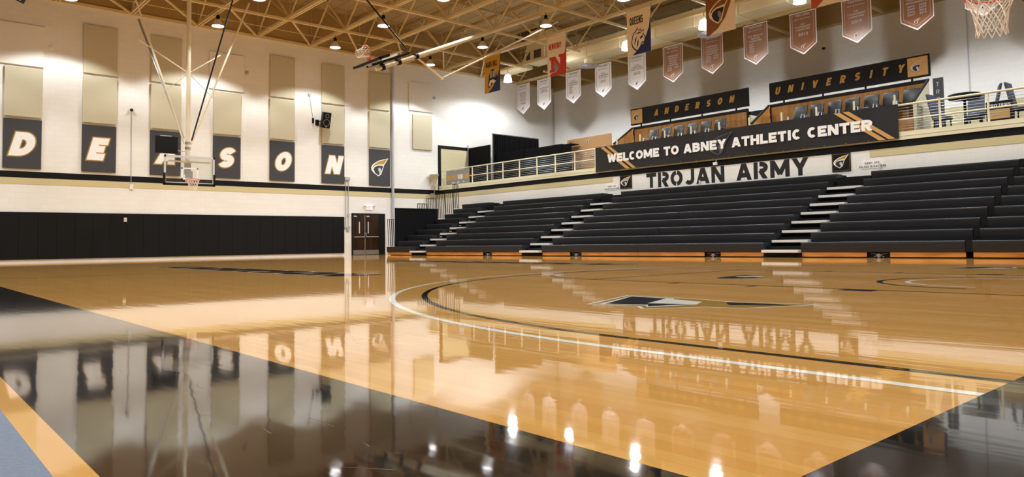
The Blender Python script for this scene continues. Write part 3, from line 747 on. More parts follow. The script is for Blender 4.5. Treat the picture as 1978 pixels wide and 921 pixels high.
# ================================================================== BALCONY WALL LETTERING
for (wd_, xa, wl, xc) in (('TROJAN', -18.22, 3.70, -16.4), ('ARMY', -14.02, 2.80, -12.6)):
    t = thing('wall_lettering', 'black painted stencil word %s on the white balcony wall' % wd_, 'lettering', (xc, YB, 2.7))
    letters(t, 'letter', 'black_ink', wd_, (xa, YB-.004, 2.70), UB, VE, .615, .93, .27, .14, 0, wl, .10)
def emblem_board(x0, x1, z0, z1, label):
    t = thing('emblem_board', label, 'sign', ((x0+x1)/2, YB, z0))
    MB().box(x0, x1, YB-.03, YB, z0, z1, .004).build('board', 'sign_black', t)
    q = MB(); W_ = (x1-x0); q.m = 4
    for (a, b, c_, d_) in ((.04, .96, .04, .055), (.04, .96, .945, .96), (.04, .055, .04, .96), (.945, .96, .04, .96)):
        q.quad([(x0+W_*a, YB-.0315, z0+(z1-z0)*c_), (x0+W_*b, YB-.0315, z0+(z1-z0)*c_), (x0+W_*b, YB-.0315, z0+(z1-z0)*d_), (x0+W_*a, YB-.0315, z0+(z1-z0)*d_)])
    helmet(q, (x0+W_*.08, YB-.0315, z0+(z1-z0)*.18), (W_*.84, 0, 0), (0, 0, (z1-z0)*.72), (0, 1, 2, 3)); q.build('emblem', ['white_ink', 'gold_ink', 'navy_ink', 'ltgrey_ink', 'olive_ink'], t)
emblem_board(-19.63, -18.98, 2.76, 3.33, 'black square helmet emblem board left of the word TROJAN')
emblem_board(-10.40, -9.78, 2.72, 3.33, 'black square helmet emblem board right of the word ARMY')
for (x, lb) in ((-20.1, 'small white keep off notice left of the wall lettering'), (-9.1, 'small white keep off notice right of the wall lettering')):
    t = thing('notice', lb, 'sign', (x, YB, 2.74))
    MB().box(x-.34, x+.34, YB-.012, YB, 2.74, 2.98).build('plate', 'white_ink', t)
    q = MB(); text(q, 'KEEP OFF', (x, YB-.013, 2.88), UB, VE, .065, asp=.8, t=.18, sp=.2, centre=True); text(q, 'FOLDED BLEACHERS', (x, YB-.013, 2.77), UB, VE, .065, asp=.7, t=.18, sp=.16, centre=True)
    q.build('lettering', 'black_ink', t)
tag(MB().box(-14.95, -14.78, YB-.1, YB-.012, 3.36, 3.47, .01).tube([(-14.86, YB-.05, 3.46), (-14.80, YB-.05, 3.56)], .012, 6).build('junction_box', 'white_pl', loc=(-14.86, YB, 3.36)), 'small white box on the black stripe above the letter N of TROJAN', 'wall box')

# ================================================================== BALCONY RAILING
t = thing('balcony_railing', 'cream steel railing with cables along the balcony edge', 'railing', (-14, YB+.05, 3.8))
YRL = YB+.03
xs = [-32.76]+[-31.25+1.272*i for i in range(28)]
for x in xs:
    if x > XR-.1: continue
    top = 4.63
    if -19.9 < x < -8.2: top = 5.0
    MB().tube([(x, YRL, 3.8), (x, YRL, top)], .03, 10).build('post', 'cream', t)
MB().tube([(-32.78, YRL, 4.65), (XR-.3, YRL, 4.65)], .034, 10).build('top_rail', 'cream', t)
MB().tube([(-32.78, YRL, 4.19), (XR-.3, YRL, 4.19)], .026, 10).build('mid_rail', 'cream', t)
for z in (3.9, 3.98, 4.06, 4.12, 4.28, 4.37, 4.46, 4.55):
    MB().tube([(-32.78, YRL, z), (XR-.3, YRL, z)], .006, 6).build('cable', 'alu', t)
gx = [x for x in xs if -19.9 < x < -8.2]
for a, b in zip(gx, gx[1:]):
    MB().box(a+.06, b-.06, YRL-.006, YRL+.006, 4.72, 4.97).build('glass_guard', 'glass', t)

# big welcome banner hung on the railing
t = thing('welcome_banner', 'long black vinyl banner reading WELCOME TO ABNEY ATHLETIC CENTER on the balcony railing', 'banner', (-14.6, 22.7, 3.57))
q = MB(); NX, NZ = 80, 6; X0, X1, ZA, ZB_ = -20.95, -8.22, 3.57, 4.68
def bz(x, z):
    u = (x-X0)/(X1-X0); v = (z-ZA)/(ZB_-ZA)
    return 22.705+.012*math.sin(u*60)*(v**2)+.01*math.sin(u*23+v*3)
vs = [(X0+(X1-X0)*i/NX, bz(X0+(X1-X0)*i/NX, ZA+(ZB_-ZA)*j/NZ), ZA+(ZB_-ZA)*j/NZ) for j in range(NZ+1) for i in range(NX+1)]
fs = [(j*(NX+1)+i, j*(NX+1)+i+1, (j+1)*(NX+1)+i+1, (j+1)*(NX+1)+i) for j in range(NZ) for i in range(NX)]
q.raw(vs, fs); vn = q.build('vinyl_sheet', 'ban_black', t, smooth=True)
YL = 22.675
for (a, b) in ((-20.62, -20.40), (-20.27, -20.07), (-10.24, -10.03), (-9.94, -9.74)): MB().quad([(a+1.42, YL, 3.60), (b+1.42, YL, 3.60), (b, YL, 4.66), (a, YL, 4.66)]).build('gold_stripe', 'ban_gold', vn)
q = MB(); q.m = 0; poly_tri(q, H_OUT, (-15.14, YL, 3.72), (1.1, 0, 0), (0, 0, .84), 0); q.m = 1
for pl in (H_CREST, H_DARK): poly_tri(q, pl, (-15.14, YL, 3.72), (1.1, 0, 0), (0, 0, .84), .001)
q.m = 0; poly_tri(q, H_FACE, (-15.14, YL, 3.72), (1.1, 0, 0), (0, 0, .84), .002)
q.build('emblem', ['dkgrey_ink', 'ban_black'], vn)
letters(vn, 'letter', 'white_ink', 'WELCOME TO ABNEY ATHLETIC CENTER', (-20.22, YL-.004, 3.945), UB, VE, .36, .84, .27, .085, 0, 11.22)
q = MB().box(X0, X1, 22.685, 22.69, ZA, ZA+.018)
for i in range(18):
    x = X0+.2+(X1-X0-.4)*i/17; q.lathe((x, 22.68, ZA+.05), [(0, -.004), (.018, -.004), (.018, .004), (0, .004)], 10, 'y')
q.build('hem', 'olive_ink', t)
# respect banner
t = thing('respect_banner', 'small grey banner with yellow and white lettering at the left end of the railing', 'banner', (-31.1, 22.76, 3.75))
MB().box(-32.28, -30.15, 22.765, 22.772, 3.76, 4.58).build('vinyl_sheet', 'grey_ink', t)
q = MB(); q.m = 0; text(q, '#RESPECT', (-32.22, 22.763, 4.05), UB, VE, .27, asp=.5, t=.2, sp=.08, width=1.0); text(q, 'GAME', (-30.72, 22.763, 4.05), UB, VE, .27, asp=.5, t=.2, sp=.08, width=.54)
q.m = 1; text(q, 'OUR', (-31.19, 22.763, 4.05), UB, VE, .27, asp=.5, t=.2, sp=.08, width=.44)
q.build('lettering', ['ban_yellow', 'white_ink'], t)
for i in range(3):
    q = MB(); text(q, ['NCAA', 'SAC', 'AU'][i], (-31.75+.5*i, 22.763, 3.86), UB, VE, .08, asp=.8, t=.25, sp=.1); q.build('sponsor_mark', 'white_ink', t)

# ================================================================== GALLERY FURNITURE (left end)
FZ = 3.62
tag(MB().box(XW, XW+.03, 23.85, 24.05, 4.55, 4.8).build('wall_notice', ['white_ink'], loc=(XW, 23.95, 4.55)), 'small white notice on the tan wall inside the black frame', 'sign')
tag(MB().box(XW+.05, -30.95, 24.88, 24.94, FZ, 6.12, .01).build('black_panel', 'curtain', loc=(-32, 24.9, FZ)), 'plain black partition panel between the tan wall and the pleated drape', 'partition')
tag(MB().tube([(-32.9, 24.82, FZ), (-32.9, 24.82, 6.3)], .03, 10).build('silver_pole', 'alu', loc=(-32.9, 24.82, FZ)), 'thin silver pole at the edge of the tan wall', 'pole')
t = thing('pleated_drape', 'black pleated drape on silver uprights at the gallery corner', 'drape', (-31, 26.9, FZ))
q = MB(); N = 140; ya, yb = 25.15, 28.72
for i in range(N):
    y0 = ya+(yb-ya)*i/N; y1 = ya+(yb-ya)*(i+1)/N
    f_ = lambda k: -31+.045*math.sin(k*.9)+.02*math.sin(k*.37)
    q.quad([(f_(i), y0, FZ), (f_(i+1), y1, FZ), (f_(i+1), y1, 6.76), (f_(i), y0, 6.76)])
q.build('cloth', 'curtain', t, smooth=True)
for y in (ya-.03, yb+.03): MB().tube([(-31, y, FZ), (-31, y, 6.8)], .03, 10).build('upright', 'alu', t)
MB().tube([(-31, ya, 6.78), (-31, yb, 6.78)], .02, 8).build('top_bar', 'alu', t)
for (a, b, z1, lb) in ((-31.3, -28.52, 5.60, 'left black covered riser behind the cable railing'), (-28.48, -25.62, 5.60, 'right black covered riser behind the cable railing'), (-25.58, -24.95, 5.56, 'short black riser end beside the gold backdrop')):
    if a < -31: a = -30.9
    t = thing('covered_riser', lb, 'riser', ((a+b)/2, 25.55, FZ))
    MB().box(a, b, 25.3, 25.36, 4.15, z1, .01).box(a, b, 25.36, 25.9, z1-.05, z1, .01).build('black_cover', 'curtain', t)
    MB().box(a, b, 24.9 if a > -30.8 else 25.0, 25.9, 4.02, 4.14, .01).build('bench_board', 'bench_top', t)
    for x in ((a+.3, b-.3) if b-a > 1 else ((a+b)/2,)):
        MB().box(x-.09, x+.09, 25.05, 25.85, FZ, 4.02, .01).build('leg', 'legwood', t)
t = thing('gold_backdrop', 'gold step and repeat backdrop with small helmet logos behind the railing', 'backdrop', (-24.2, 26.0, FZ))
MB().box(-25.9, -22.85, 26.0, 26.04, FZ, 5.88, .006).build('sheet', 'gold_vinyl', t)
q = MB()
for (x, z, s) in ((-24.55, 5.55, .26), (-25.2, 5.15, .16), (-24.2, 4.88, .16), (-25.1, 4.35, .3), (-24.2, 4.05, .26), (-23.4, 5.2, .2), (-23.3, 4.5, .26), (-25.5, 3.85, .2)):
    helmet(q, (x, 25.998, z), (s, 0, 0), (0, 0, s*.9), (0, 1, 2, 3), .001)
for (x, z) in ((-25.2, 5.08), (-24.2, 4.8), (-25.6, 5.72)):
    q.m = 2; text(q, 'ANDERSON', (x, 25.996, z), UB, VE, .04, asp=.8, t=.2, sp=.15, centre=True)
q.build('logo', ['white_ink', 'gold_vinyl', 'navy_ink', 'white_ink'], t)
for x in (-25.6, -23.2): MB().box(x-.03, x+.03, 26.05, 26.35, FZ, FZ+.05).obox((x, 26.05, FZ+1.2), (x, 26.33, FZ+.04), .03, .03).build('foot', 'black_metal', t)

# ================================================================== PRESS BOOTHS
YF, YK = 24.57, 26.0
def booth(x0, x1, which, right_slope):
    t = thing('press_booth', 'raised platform with wooden front of the %s press booth' % which, 'platform', ((x0+x1)/2, YF, FZ))
    MB().box(x0, x1, YF, YK-.03, FZ, 4.49).build('platform', 'sign_black', t)
    MB().box(x0, x1, YF-.06, YF, FZ+.1, 4.49, .006).build('front_panel', 'booth_wood', t)
    t = thing('veneer_screen', 'wood veneer back wall of the %s press booth under its sign' % which, 'back panel', ((x0+x1)/2, YK, FZ))
    MB().box(x0+.06, x1-.06, YK, YK+.06, FZ, 5.86).build('back_panel', 'booth_wood', t)
    MB().box(x0, x1, YK-.02, YK+.08, 5.86, 5.98, .008).box(x0, x0+.06, YK-.02, YK+.08, FZ, 5.9).box(x1-.06, x1, YK-.02, YK+.08, FZ, 5.9).build('frame', 'black_metal', t)
    t = thing('sloped_screen', 'sloping wooden side panel at the left end of the %s press booth' % which, 'side panel', (x0-.03, YF, FZ))
    q = MB(); q.prism([(x0-.055, YF, FZ), (x0-.055, YK-.03, FZ), (x0-.055, YK-.03, 5.92), (x0-.055, YF, 5.05)], (.05, 0, 0)); q.build('panel', 'booth_wood', t)
    MB().obox((x0-.03, YF, 5.07), (x0-.03, YK-.03, 5.95), .07, .06).build('side_cap', 'black_metal', t)
    if right_slope:
        t = thing('sloped_screen', 'cream sloping side panel at the right end of the right press booth', 'side panel', (x1+.03, YF, FZ))
        q = MB(); q.prism([(x1+.005, YF, FZ), (x1+.005, YK-.03, FZ), (x1+.005, YK-.03, 5.92), (x1+.005, YF, 5.0)], (.05, 0, 0)); q.build('panel', 'cream', t)
        MB().obox((x1+.03, YF, 5.02), (x1+.03, YK-.03, 5.95), .08, .06).build('side_cap', 'black_metal', t)
    else:
        t = thing('sloped_screen', 'cream latched panel between the two press booths', 'side panel', (x1, YK+.2, FZ))
        MB().box(x1-.02, x1+.04, YK+.12, 27.7, FZ, 5.72).build('panel', 'cream', t)
        MB().box(x1-.03, x1+.05, YK+.1, 29.6, 5.72, 5.86).build('side_cap', 'black_metal', t)
        MB().box(x1+.04, x1+.07, YK+.2, YK+.3, 5.05, 5.15).box(x1+.04, x1+.07, YK+.2, YK+.3, 4.6, 4.7).build('latch', 'alu', t)
booth(-21.45, -15.35, 'left', False)
booth(-14.35, -8.45, 'right', True)
def booth_sign(x0, x1, word, tx0, tw, sq, label):
    z0, z1 = 6.08, 6.86
    t = thing('booth_sign', label, 'sign', ((x0+x1)/2, YK, z0))
    bd = MB().box(x0, x1, YK, YK+.08, z0, z1, .006).build('board', 'sign_black', t)
    letters(bd, 'letter', 'gold_ink', word, (tx0, YK-.003, 6.35), UB, VE, .29, .62, .24, 1.1, .22, tw)
    MB().box(sq, sq+.66, YK-.006, YK, z0+.06, z1-.06).build('gold_square', 'ban_gold', t)
    q = MB(); helmet(q, (sq+.1, YK-.008, z0+.2), (.46, 0, 0), (0, 0, .42), (0, 1, 2, 3), .0015); q.build('emblem', ['ltgrey_ink', 'ban_gold', 'navy_ink', 'ltgrey_ink'], t)
    for k in range(4):
        x = x0+.6+(x1-x0-1.2)*k/3; MB().box(x-.03, x+.03, YK+.02, YK+.06, 5.985, z0-.002).build('standoff', 'black_metal', t)
booth_sign(-21.6, -15.31, 'ANDERSON', -20.21, 4.2, -21.56, 'black sign board with gold letters ANDERSON over the left booth')
booth_sign(-14.36, -8.36, 'UNIVERSITY', -14.12, 4.9, -9.08, 'black sign board with gold letters UNIVERSITY over the right booth')
def chair(x, label, group, y=25.25, z=4.5, rz=0):
    t = thing('office_chair', label, 'chair', (x, y, z), group); t.rotation_euler = (0, 0, rz)
    q = MB().lathe((x, y, z), [(0, .09), (.03, .09), (.03, .42), (0, .42)], 10); q.build('pedestal', 'alu', t)
    for k in range(5):
        a = 2*PI*k/5+.3; MB().obox((x, y, z+.09), (x+.26*math.cos(a), y+.26*math.sin(a), z+.06), .05, .04).lathe((x+.26*math.cos(a), y+.26*math.sin(a), z+.03), [(0, -.03), (.028, -.02), (.028, .02), (0, .03)], 8).build('base_leg', 'black_metal', t)
    MB().box(x-.27, x+.27, y-.28, y+.22, z+.42, z+.56, .05).build('seat', 'leather', t, smooth=True)
    b0, b1 = z+.52, z+1.14
    MB().hexa([(x-.28, y+.13, b0), (x+.28, y+.13, b0), (x+.28, y+.25, b0), (x-.28, y+.25, b0), (x-.27, y+.27, b1), (x+.27, y+.27, b1), (x+.27, y+.37, b1), (x-.27, y+.37, b1)], .045).build('backrest', 'leather', t, smooth=True)
    for s in (-1, 1):
        MB().tube([(x+s*.27, y+.2, z+.5), (x+s*.3, y+.2, z+.7), (x+s*.3, y-.12, z+.72), (x+s*.28, y-.16, z+.5)], .018, 8).build('armrest', 'alu', t, smooth=True)
    return t
ordn = ['first', 'second', 'third', 'fourth', 'fifth', 'sixth', 'seventh']
for i, x in enumerate((-19.9, -19.2, -18.5, -17.8, -17.1, -16.4)):
    chair(x, 'black leather office chair in the left booth, %s from its left side' % ordn[i], 'chairs in the left booth', rz=-.16+.03*(i%3))
for i, x in enumerate((-12.85, -12.19, -11.52, -10.86, -10.19, -9.53, -8.86)):
    chair(x, 'black leather office chair in the right booth, %s from its left side' % ordn[i], 'chairs in the right booth', rz=-.16+.03*(i%2))
# dark banner post beside the right booth
t = thing('banner_stand', 'tall dark banner panel with faint white lettering beside the right booth', 'banner stand', (-8.2, 26.3, FZ))
MB().box(-8.36, -8.05, 26.2, 26.3, FZ, 6.0, .01).build('panel', 'dkgrey_ink', t)
q = MB()
for k, chx in enumerate('TROJANS'): text(q, chx, (-8.26, 26.198, 5.7-.26*k), UB, VE, .15, asp=.7, t=.14, shear=0)
q.build('lettering', 'ltgrey_ink', t); MB().box(-8.4, -8.0, 26.15, 26.45, FZ, FZ+.03).build('foot', 'black_metal', t)

# bar tables and stools at the right end of the gallery
def bar_table(x, y, r, label):
    t = thing('bar_table', label, 'table', (x, y, FZ))
    MB().lathe((x, y, 5.06), [(0, -.13), (r-.03, -.13), (r, -.10), (r, 0), (r-.02, .015), (0, .015)], 36).build('table_top', 'sign_black', t, smooth=True)
    MB().lathe((x, y, FZ), [(0, 0), (.3, 0), (.3, .02), (.05, .05), (.04, 1.33), (0, 1.33)], 20).build('pedestal', 'black_metal', t, smooth=True)
    return t
bar_table(-7.05, 25.0, .47, 'round black bar table behind the railing right of the booth')
bar_table(-4.85, 25.0, .47, 'round black bar table at the right edge of the photo')
def stool(x, y, ang, label):
    t = thing('bar_stool', label, 'bar stool', (x, y, FZ))
    Rz = Matrix.Rotation(ang, 3, 'Z')
    def P(a, b, c): return Vector((x, y, FZ))+Rz @ Vector((a, b, c))
    def hx(x0, x1, y0, y1, z0, z1, dy=0, b=.02): return MB().hexa([P(x0, y0, z0), P(x1, y0, z0), P(x1, y1, z0), P(x0, y1, z0), P(x0, y0+dy, z1), P(x1, y0+dy, z1), P(x1, y1+dy, z1), P(x0, y1+dy, z1)], b)
    hx(-.24, .24, -.22, .22, .72, .82).build('seat', 'bluegrey', t)
    hx(-.24, .24, .17, .24, .80, 1.62, .16).build('backrest', 'bluegrey', t)
    for sx in (-1, 1):
        for sy in (-1, 1): MB().obox(P(sx*.2, sy*.2, 0), P(sx*.17, sy*.17, .71), .035, .035).build('leg', 'black_metal', t)
    MB().obox(P(-.19, -.19, .28), P(.19, -.19, .28), .025, .025).obox(P(-.19, .19, .28), P(.19, .19, .28), .025, .025).obox(P(-.19, -.19, .28), P(-.19, .19, .28), .025, .025).obox(P(.19, -.19, .28), P(.19, .19, .28), .025, .025).build('foot_rail', 'black_metal', t)
for (x, y, a, lb) in ((-7.72, 25.0, 1.4, 'blue grey bar stool left of the bar table nearest the booth'), (-6.4, 24.9, -1.2, 'blue grey bar stool right of the bar table nearest the booth'), (-5.5, 25.0, 1.5, 'blue grey bar stool left of the bar table at the photo edge'), (-7.0, 25.75, .1, 'blue grey bar stool behind the bar table nearest the booth')):
    stool(x, y, a, lb)
t = thing('framed_sign', 'black framed gold and white sign standing behind the railing at right', 'sign', (-5.95, 24.2, FZ))
MB().box(-6.25, -5.55, 24.2, 24.24, FZ+.35, FZ+.98, .008).build('frame', 'sign_black', t)
MB().box(-6.17, -5.63, 24.195, 24.2, FZ+.43, FZ+.72).build('gold_plate', 'ban_gold', t)
q = MB(); text(q, 'TROJANS', (-5.9, 24.195, FZ+.78), UB, VE, .11, asp=.7, t=.24, sp=.1, centre=True); q.build('lettering', 'ltgrey_ink', t)
MB().box(-6.2, -6.14, 24.2, 24.4, FZ, FZ+.36).box(-5.66, -5.6, 24.2, 24.4, FZ, FZ+.36).build('stand', 'black_metal', t)
tag(MB().lathe((-14.82, YR-.12, 9.4), [(0, -.06), (.07, -.03), (.08, .03), (0, .06)], 14).tube([(-14.82, YR, 9.45), (-14.82, YR-.12, 9.42)], .02, 8).build('security_camera', 'black_metal', loc=(-14.82, YR, 9.4)), 'small dark dome camera high on the gallery wall', 'camera')
tag(MB().tube([(-32.92, YR-.07, 3.7), (-32.92, YR-.07, 10.2)], .03, 8).box(-32.97, -32.6, YR-.14, YR-.03, 5.2, 6.9, .01).build('corner_conduit', 'galv', loc=(-32.92, YR, 3.7)), 'grey conduit with a box in the far gallery corner', 'conduit')
tag(MB().tube([(-8.92, YR-.03, 5.86), (-8.92, YR-.03, 10.3)], .02, 8).build('wall_conduit', 'ltgrey_ink', loc=(-8.92, YR, 5.86)), 'thin pale conduit down the gallery wall right of the UNIVERSITY sign', 'conduit')

# ================================================================== ROOF STEEL
TY = [28.9]+[6.72+2.735*i for i in range(8)]+[6.72-2.735*i for i in range(1, 6)]
TY.sort()
NX_ = [-29.3+4.3*i for i in range(8)]       # panel points of the bottom chord
def truss(y, label):
    t = thing('roof_truss', label, 'roof truss', (XW, y, ZT), 'roof trusses')
    q = MB()
    for s in (-1, 1): q.box(XW+.02, XR, y+s*.06-.035, y+s*.06+.035, ZT-.07, ZT+.06)
    q.build('bottom_chord', 'steel', t)
    q = MB()
    for s in (-1, 1): q.box(XW+.02, XR, y+s*.06-.03, y+s*.06+.03, ZD-.16, ZD-.02)
    q.build('top_chord', 'steel_d', t)
    nodes = [XW+.1]+NX_
    for i, x in enumerate(nodes):
        if i > 0: MB().obox((x, y, ZT), (x-2.0, y, ZD-.1), .07, .09).build('web', 'steel', t)
        MB().obox((x, y, ZT), (x+2.1, y, ZD-.1), .055, .06).build('web', 'steel', t)
        MB().obox((x+.02, y, ZT), (x+.02, y, ZD-.1), .03, .03).build('web', 'steel_d', t)
    return t
names = {}
for y in TY:
    lb = 'cream steel roof truss'
    near = [(abs(y-(cy+.63)), k) for k, cy in cols.items()]
    if abs(y-28.9) < .1: lb += ' carrying the row of pointed pennants'
    elif abs(y-23.13) < .2: lb += ' carrying the row of rectangular school banners'
    elif abs(y-25.87) < .2: lb += ' between the banner truss and the pennant truss'
    elif abs(y-20.4) < .2: lb += ' holding the folded basket mast'
    elif y < 3: lb += ' on the near side of the letter D column'
    elif abs(y-3.985) < .1: lb += ' meeting the end wall just right of the letter D column'
    elif abs(y-6.72) < .1: lb += ' meeting the end wall between the E and A columns'
    elif abs(y-9.455) < .1: lb += ' meeting the end wall between the A and S columns'
    elif abs(y-12.19) < .1: lb += ' meeting the end wall between the S and O columns'
    elif abs(y-14.925) < .1: lb += ' meeting the end wall between the O and N columns'
    else: lb += ' meeting the end wall just right of the N column'
    truss(y, lb)
gl = ['nearest the end wall', 'second from the end wall', 'third from the end wall', 'fourth from the end wall', 'fifth from the end wall', 'sixth from the end wall', 'seventh from the end wall', 'farthest from the end wall']
for i, x in enumerate(NX_):
    t = thing('cross_girt', 'cream cross beam under the roof trusses, '+gl[i], 'cross beam', (x, 12, ZT), 'roof cross beams')
    MB().box(x-.05, x+.05, TY[0]-.3, 26.15, ZT-.17, ZT-.07).box(x-.05, x+.05, 27.65, YR-.03, ZT-.17, ZT-.07).build('beam', 'steel', t)
    MB().box(x+1.97, x+2.05, TY[0]-.3, YR-.01, ZD-.3, ZD-.18).build('top_tie', 'steel_d', t)
    q = MB()
    for a, b in zip(TY, TY[1:]):
        if b > 28: continue
        q.tube([(x, a, ZT), (x, b, ZD-.15)], .014, 6); q.tube([(x, b, ZT), (x, a, ZD-.15)], .014, 6)
    q.build('cross_rod', 'steel_d', t)
for j in range(len(TY)-1):
    if TY[j] < 3 or TY[j+1] > 28: continue
    y1, y0 = TY[j+1], TY[j]
    o = MB().obox((XW+.08, y1, ZT-.02), (NX_[0]-.09, y0+.16, ZT-.1), .07, .07).build('diagonal_brace', 'steel', loc=(XW, y1, ZT))
    tag(o, 'cream diagonal brace from the end wall ledge to the first cross beam', 'brace', 'diagonal braces along the end wall')
tag(MB().tube([(-30.6, -5, ZT-.22), (-30.6, 27.5, ZT-.22)], .012, 6).build('conduit_line', 'steel', loc=(-30.6, 10, ZT)), 'thin conduit strung along the end wall lamps', 'conduit')

# ------------------------------------------------------------------ ductwork
t = thing('air_duct', 'long cream air duct under the roof beside the pennants', 'duct', (-14, 26.9, 9.75))
MB().box(-27.04, 4.5, 26.3, 27.5, 10.16, 10.95, .03).build('duct_run', 'duct', t)
for x in [-26.9+2.2*i for i in range(14)]: MB().box(x, x+.04, 26.28, 27.52, 10.14, 10.97).build('duct_seam', 'duct', t)
for x in (-25.1, -17.7, -10.3, -2.9):
    MB().lathe((x, 26.9, 9.82), [(.24, .36), (.24, .12), (.3, .1)], 24).build('neck', 'duct', t, smooth=True)
    df = MB().lathe((x, 26.9, 9.82), [(.2, .12), (.3, .10), (.52, .0), (.55, -.02), (.5, -.03), (.36, .02), (.34, -.02), (.22, .03), (.2, -.03), (0, -.03)], 32).build('diffuser', 'ltgrey_ink', t, smooth=True)
t = thing('air_handler', 'tall cream air handling box with grilles hung under the roof', 'air handler', (-28.4, 26.6, 10.5))
q = MB(); q.hexa([(-29.5, 26.2, 10.7), (-27.75, 26.2, 10.7), (-27.75, 27.4, 10.7), (-29.5, 27.4, 10.7), (-28.9, 26.2, 12.4), (-27.75, 26.2, 12.4), (-27.75, 27.4, 12.4), (-28.9, 27.4, 12.4)]); q.box(-27.75, -27.1, 26.25, 27.4, 10.7, 12.2); q.build('casing', 'duct', t)
for (a, b) in ((-29.2, -28.9), (-28.55, -28.0)): MB().box(a, b, 26.17, 26.2, 10.8, 11.25).build('grille', 'grille', t)
MB().box(-27.08, -27.05, 26.4, 27.2, 10.8, 11.25).build('grille', 'grille', t)
MB().box(-29.9, -28.9, 26.0, 27.3, 12.1, 12.5).build('intake', 'grille', t)
MB().box(-31.6, -29.55, 26.1, 27.0, 10.5, 10.68).build('branch_duct', 'duct', t)

# ================================================================== LAMPS
def photometry(ld, pts):
    """beam intensity against the angle from straight down (0) to level (1)"""
    ld.use_nodes = True; nt = ld.node_tree; em = next(n_ for n_ in nt.nodes if n_.type == 'EMISSION')
    tc = nt.nodes.new('ShaderNodeTexCoord'); sp = nt.nodes.new('ShaderNodeSeparateXYZ'); ab = nt.nodes.new('ShaderNodeMath'); ab.operation = 'MULTIPLY'; ab.inputs[1].default_value = -1.0
    rp = nt.nodes.new('ShaderNodeValToRGB'); rp.color_ramp.interpolation = 'LINEAR'
    el = rp.color_ramp.elements
    el[0].position = pts[0][0]; el[0].color = (pts[0][1],)*3+(1,); el[1].position = pts[-1][0]; el[1].color = (pts[-1][1],)*3+(1,)
    for p_, v_ in pts[1:-1]:
        e_ = el.new(p_); e_.color = (v_,)*3+(1,)
    nt.links.new(tc.outputs['Normal'], sp.inputs[0]); nt.links.new(sp.outputs['Z'], ab.inputs[0]); nt.links.new(ab.outputs[0], rp.inputs[0])
    nt.links.new(rp.outputs[0], em.inputs['Strength'])
def make_lamp(x, y, z, glow, label):
    t = thing('high_bay_lamp', label, 'ceiling lamp', (x, y, z), 'high bay lamps')
    MB().tube([(x, y, z+.42), (x, y, ZT-.07)], .012, 6).build('hanger', 'black_metal', t)
    MB().lathe((x, y, z), [(0, .46), (.07, .46), (.08, .30), (.05, .28), (0, .28)], 16).build('ballast_housing', 'black_metal' if not glow else 'bell', t, smooth=True)
    prof = [(.06, .30), (.10, .27), (.19, .10), (.255, 0), (.26, -.01), (.25, -.005), (.18, .1), (.09, .26), (.05, .28)]
    if glow: prof = [(.07, .30), (.15, .28), (.2, .14), (.235, -.08), (.24, -.1), (.23, -.1), (.19, .14), (.14, .26), (.05, .28)]
    MB().lathe((x, y, z), prof, 28).build('reflector', 'glow' if glow else 'bell', t, smooth=True)
    zz = .012 if not glow else -.09
    MB().lathe((x, y, z+zz), [(0, -.015), (.15, -.012), (.235 if not glow else .22, 0), (.15, .004), (0, .006)], 28).build('lens', 'lens', t, smooth=True)
    ld = bpy.data.lights.new('lamp_light', 'POINT' if glow else 'SPOT')
    ld.color = LAMP_COL if not glow else (.93, .965, 1.0)
    if glow: ld.energy = GLOW_W; ld.shadow_soft_size = .2
    else: ld.energy = LAMP_W; ld.spot_size = math.radians(124); ld.spot_blend = .22; ld.shadow_soft_size = .2
    photometry(ld, [(0, .04), (.16, .08), (.40, 1.0), (1, .6)] if glow else [(0, 1.6), (.5, 1.6), (.7, 1.05), (1, .55)])
    lo = bpy.data.objects.new('lamp_light', ld); COL.objects.link(lo); lo.parent = t; lo.location = (0, 0, -.06 if not glow else -.32)
    return t
LX = [-30.35+4.38*i for i in range(9)]
LX = [x for x in LX if x < 4.5]
LY = [(-6.95, 0), (-1.5, 0), (3.985, 0), (9.455, 0), (14.925, 0), (20.395, 0), (25.78, 1)]
cn = ['end wall', 'second', 'third', 'fourth', 'fifth', 'sixth', 'seventh', 'eighth', 'ninth']
rn = {-6.95: 'nearest row', -1.5: 'second nearest row', 3.985: 'row above the letter D column', 9.455: 'row over the far hoop', 14.925: 'row over the letter O column', 20.395: 'row along the folded basket truss', 25.78: 'row beside the air duct'}
for (y, g) in LY:
    for i, x in enumerate(LX):
        lb = ('glowing acrylic' if g else 'lit aluminium bell')+' ceiling lamp, '+('closest to the end wall' if i == 0 else cn[i]+' from the end wall')+', '+rn[y]
        make_lamp(x, y, 9.9 if not g else 9.85, g, lb)

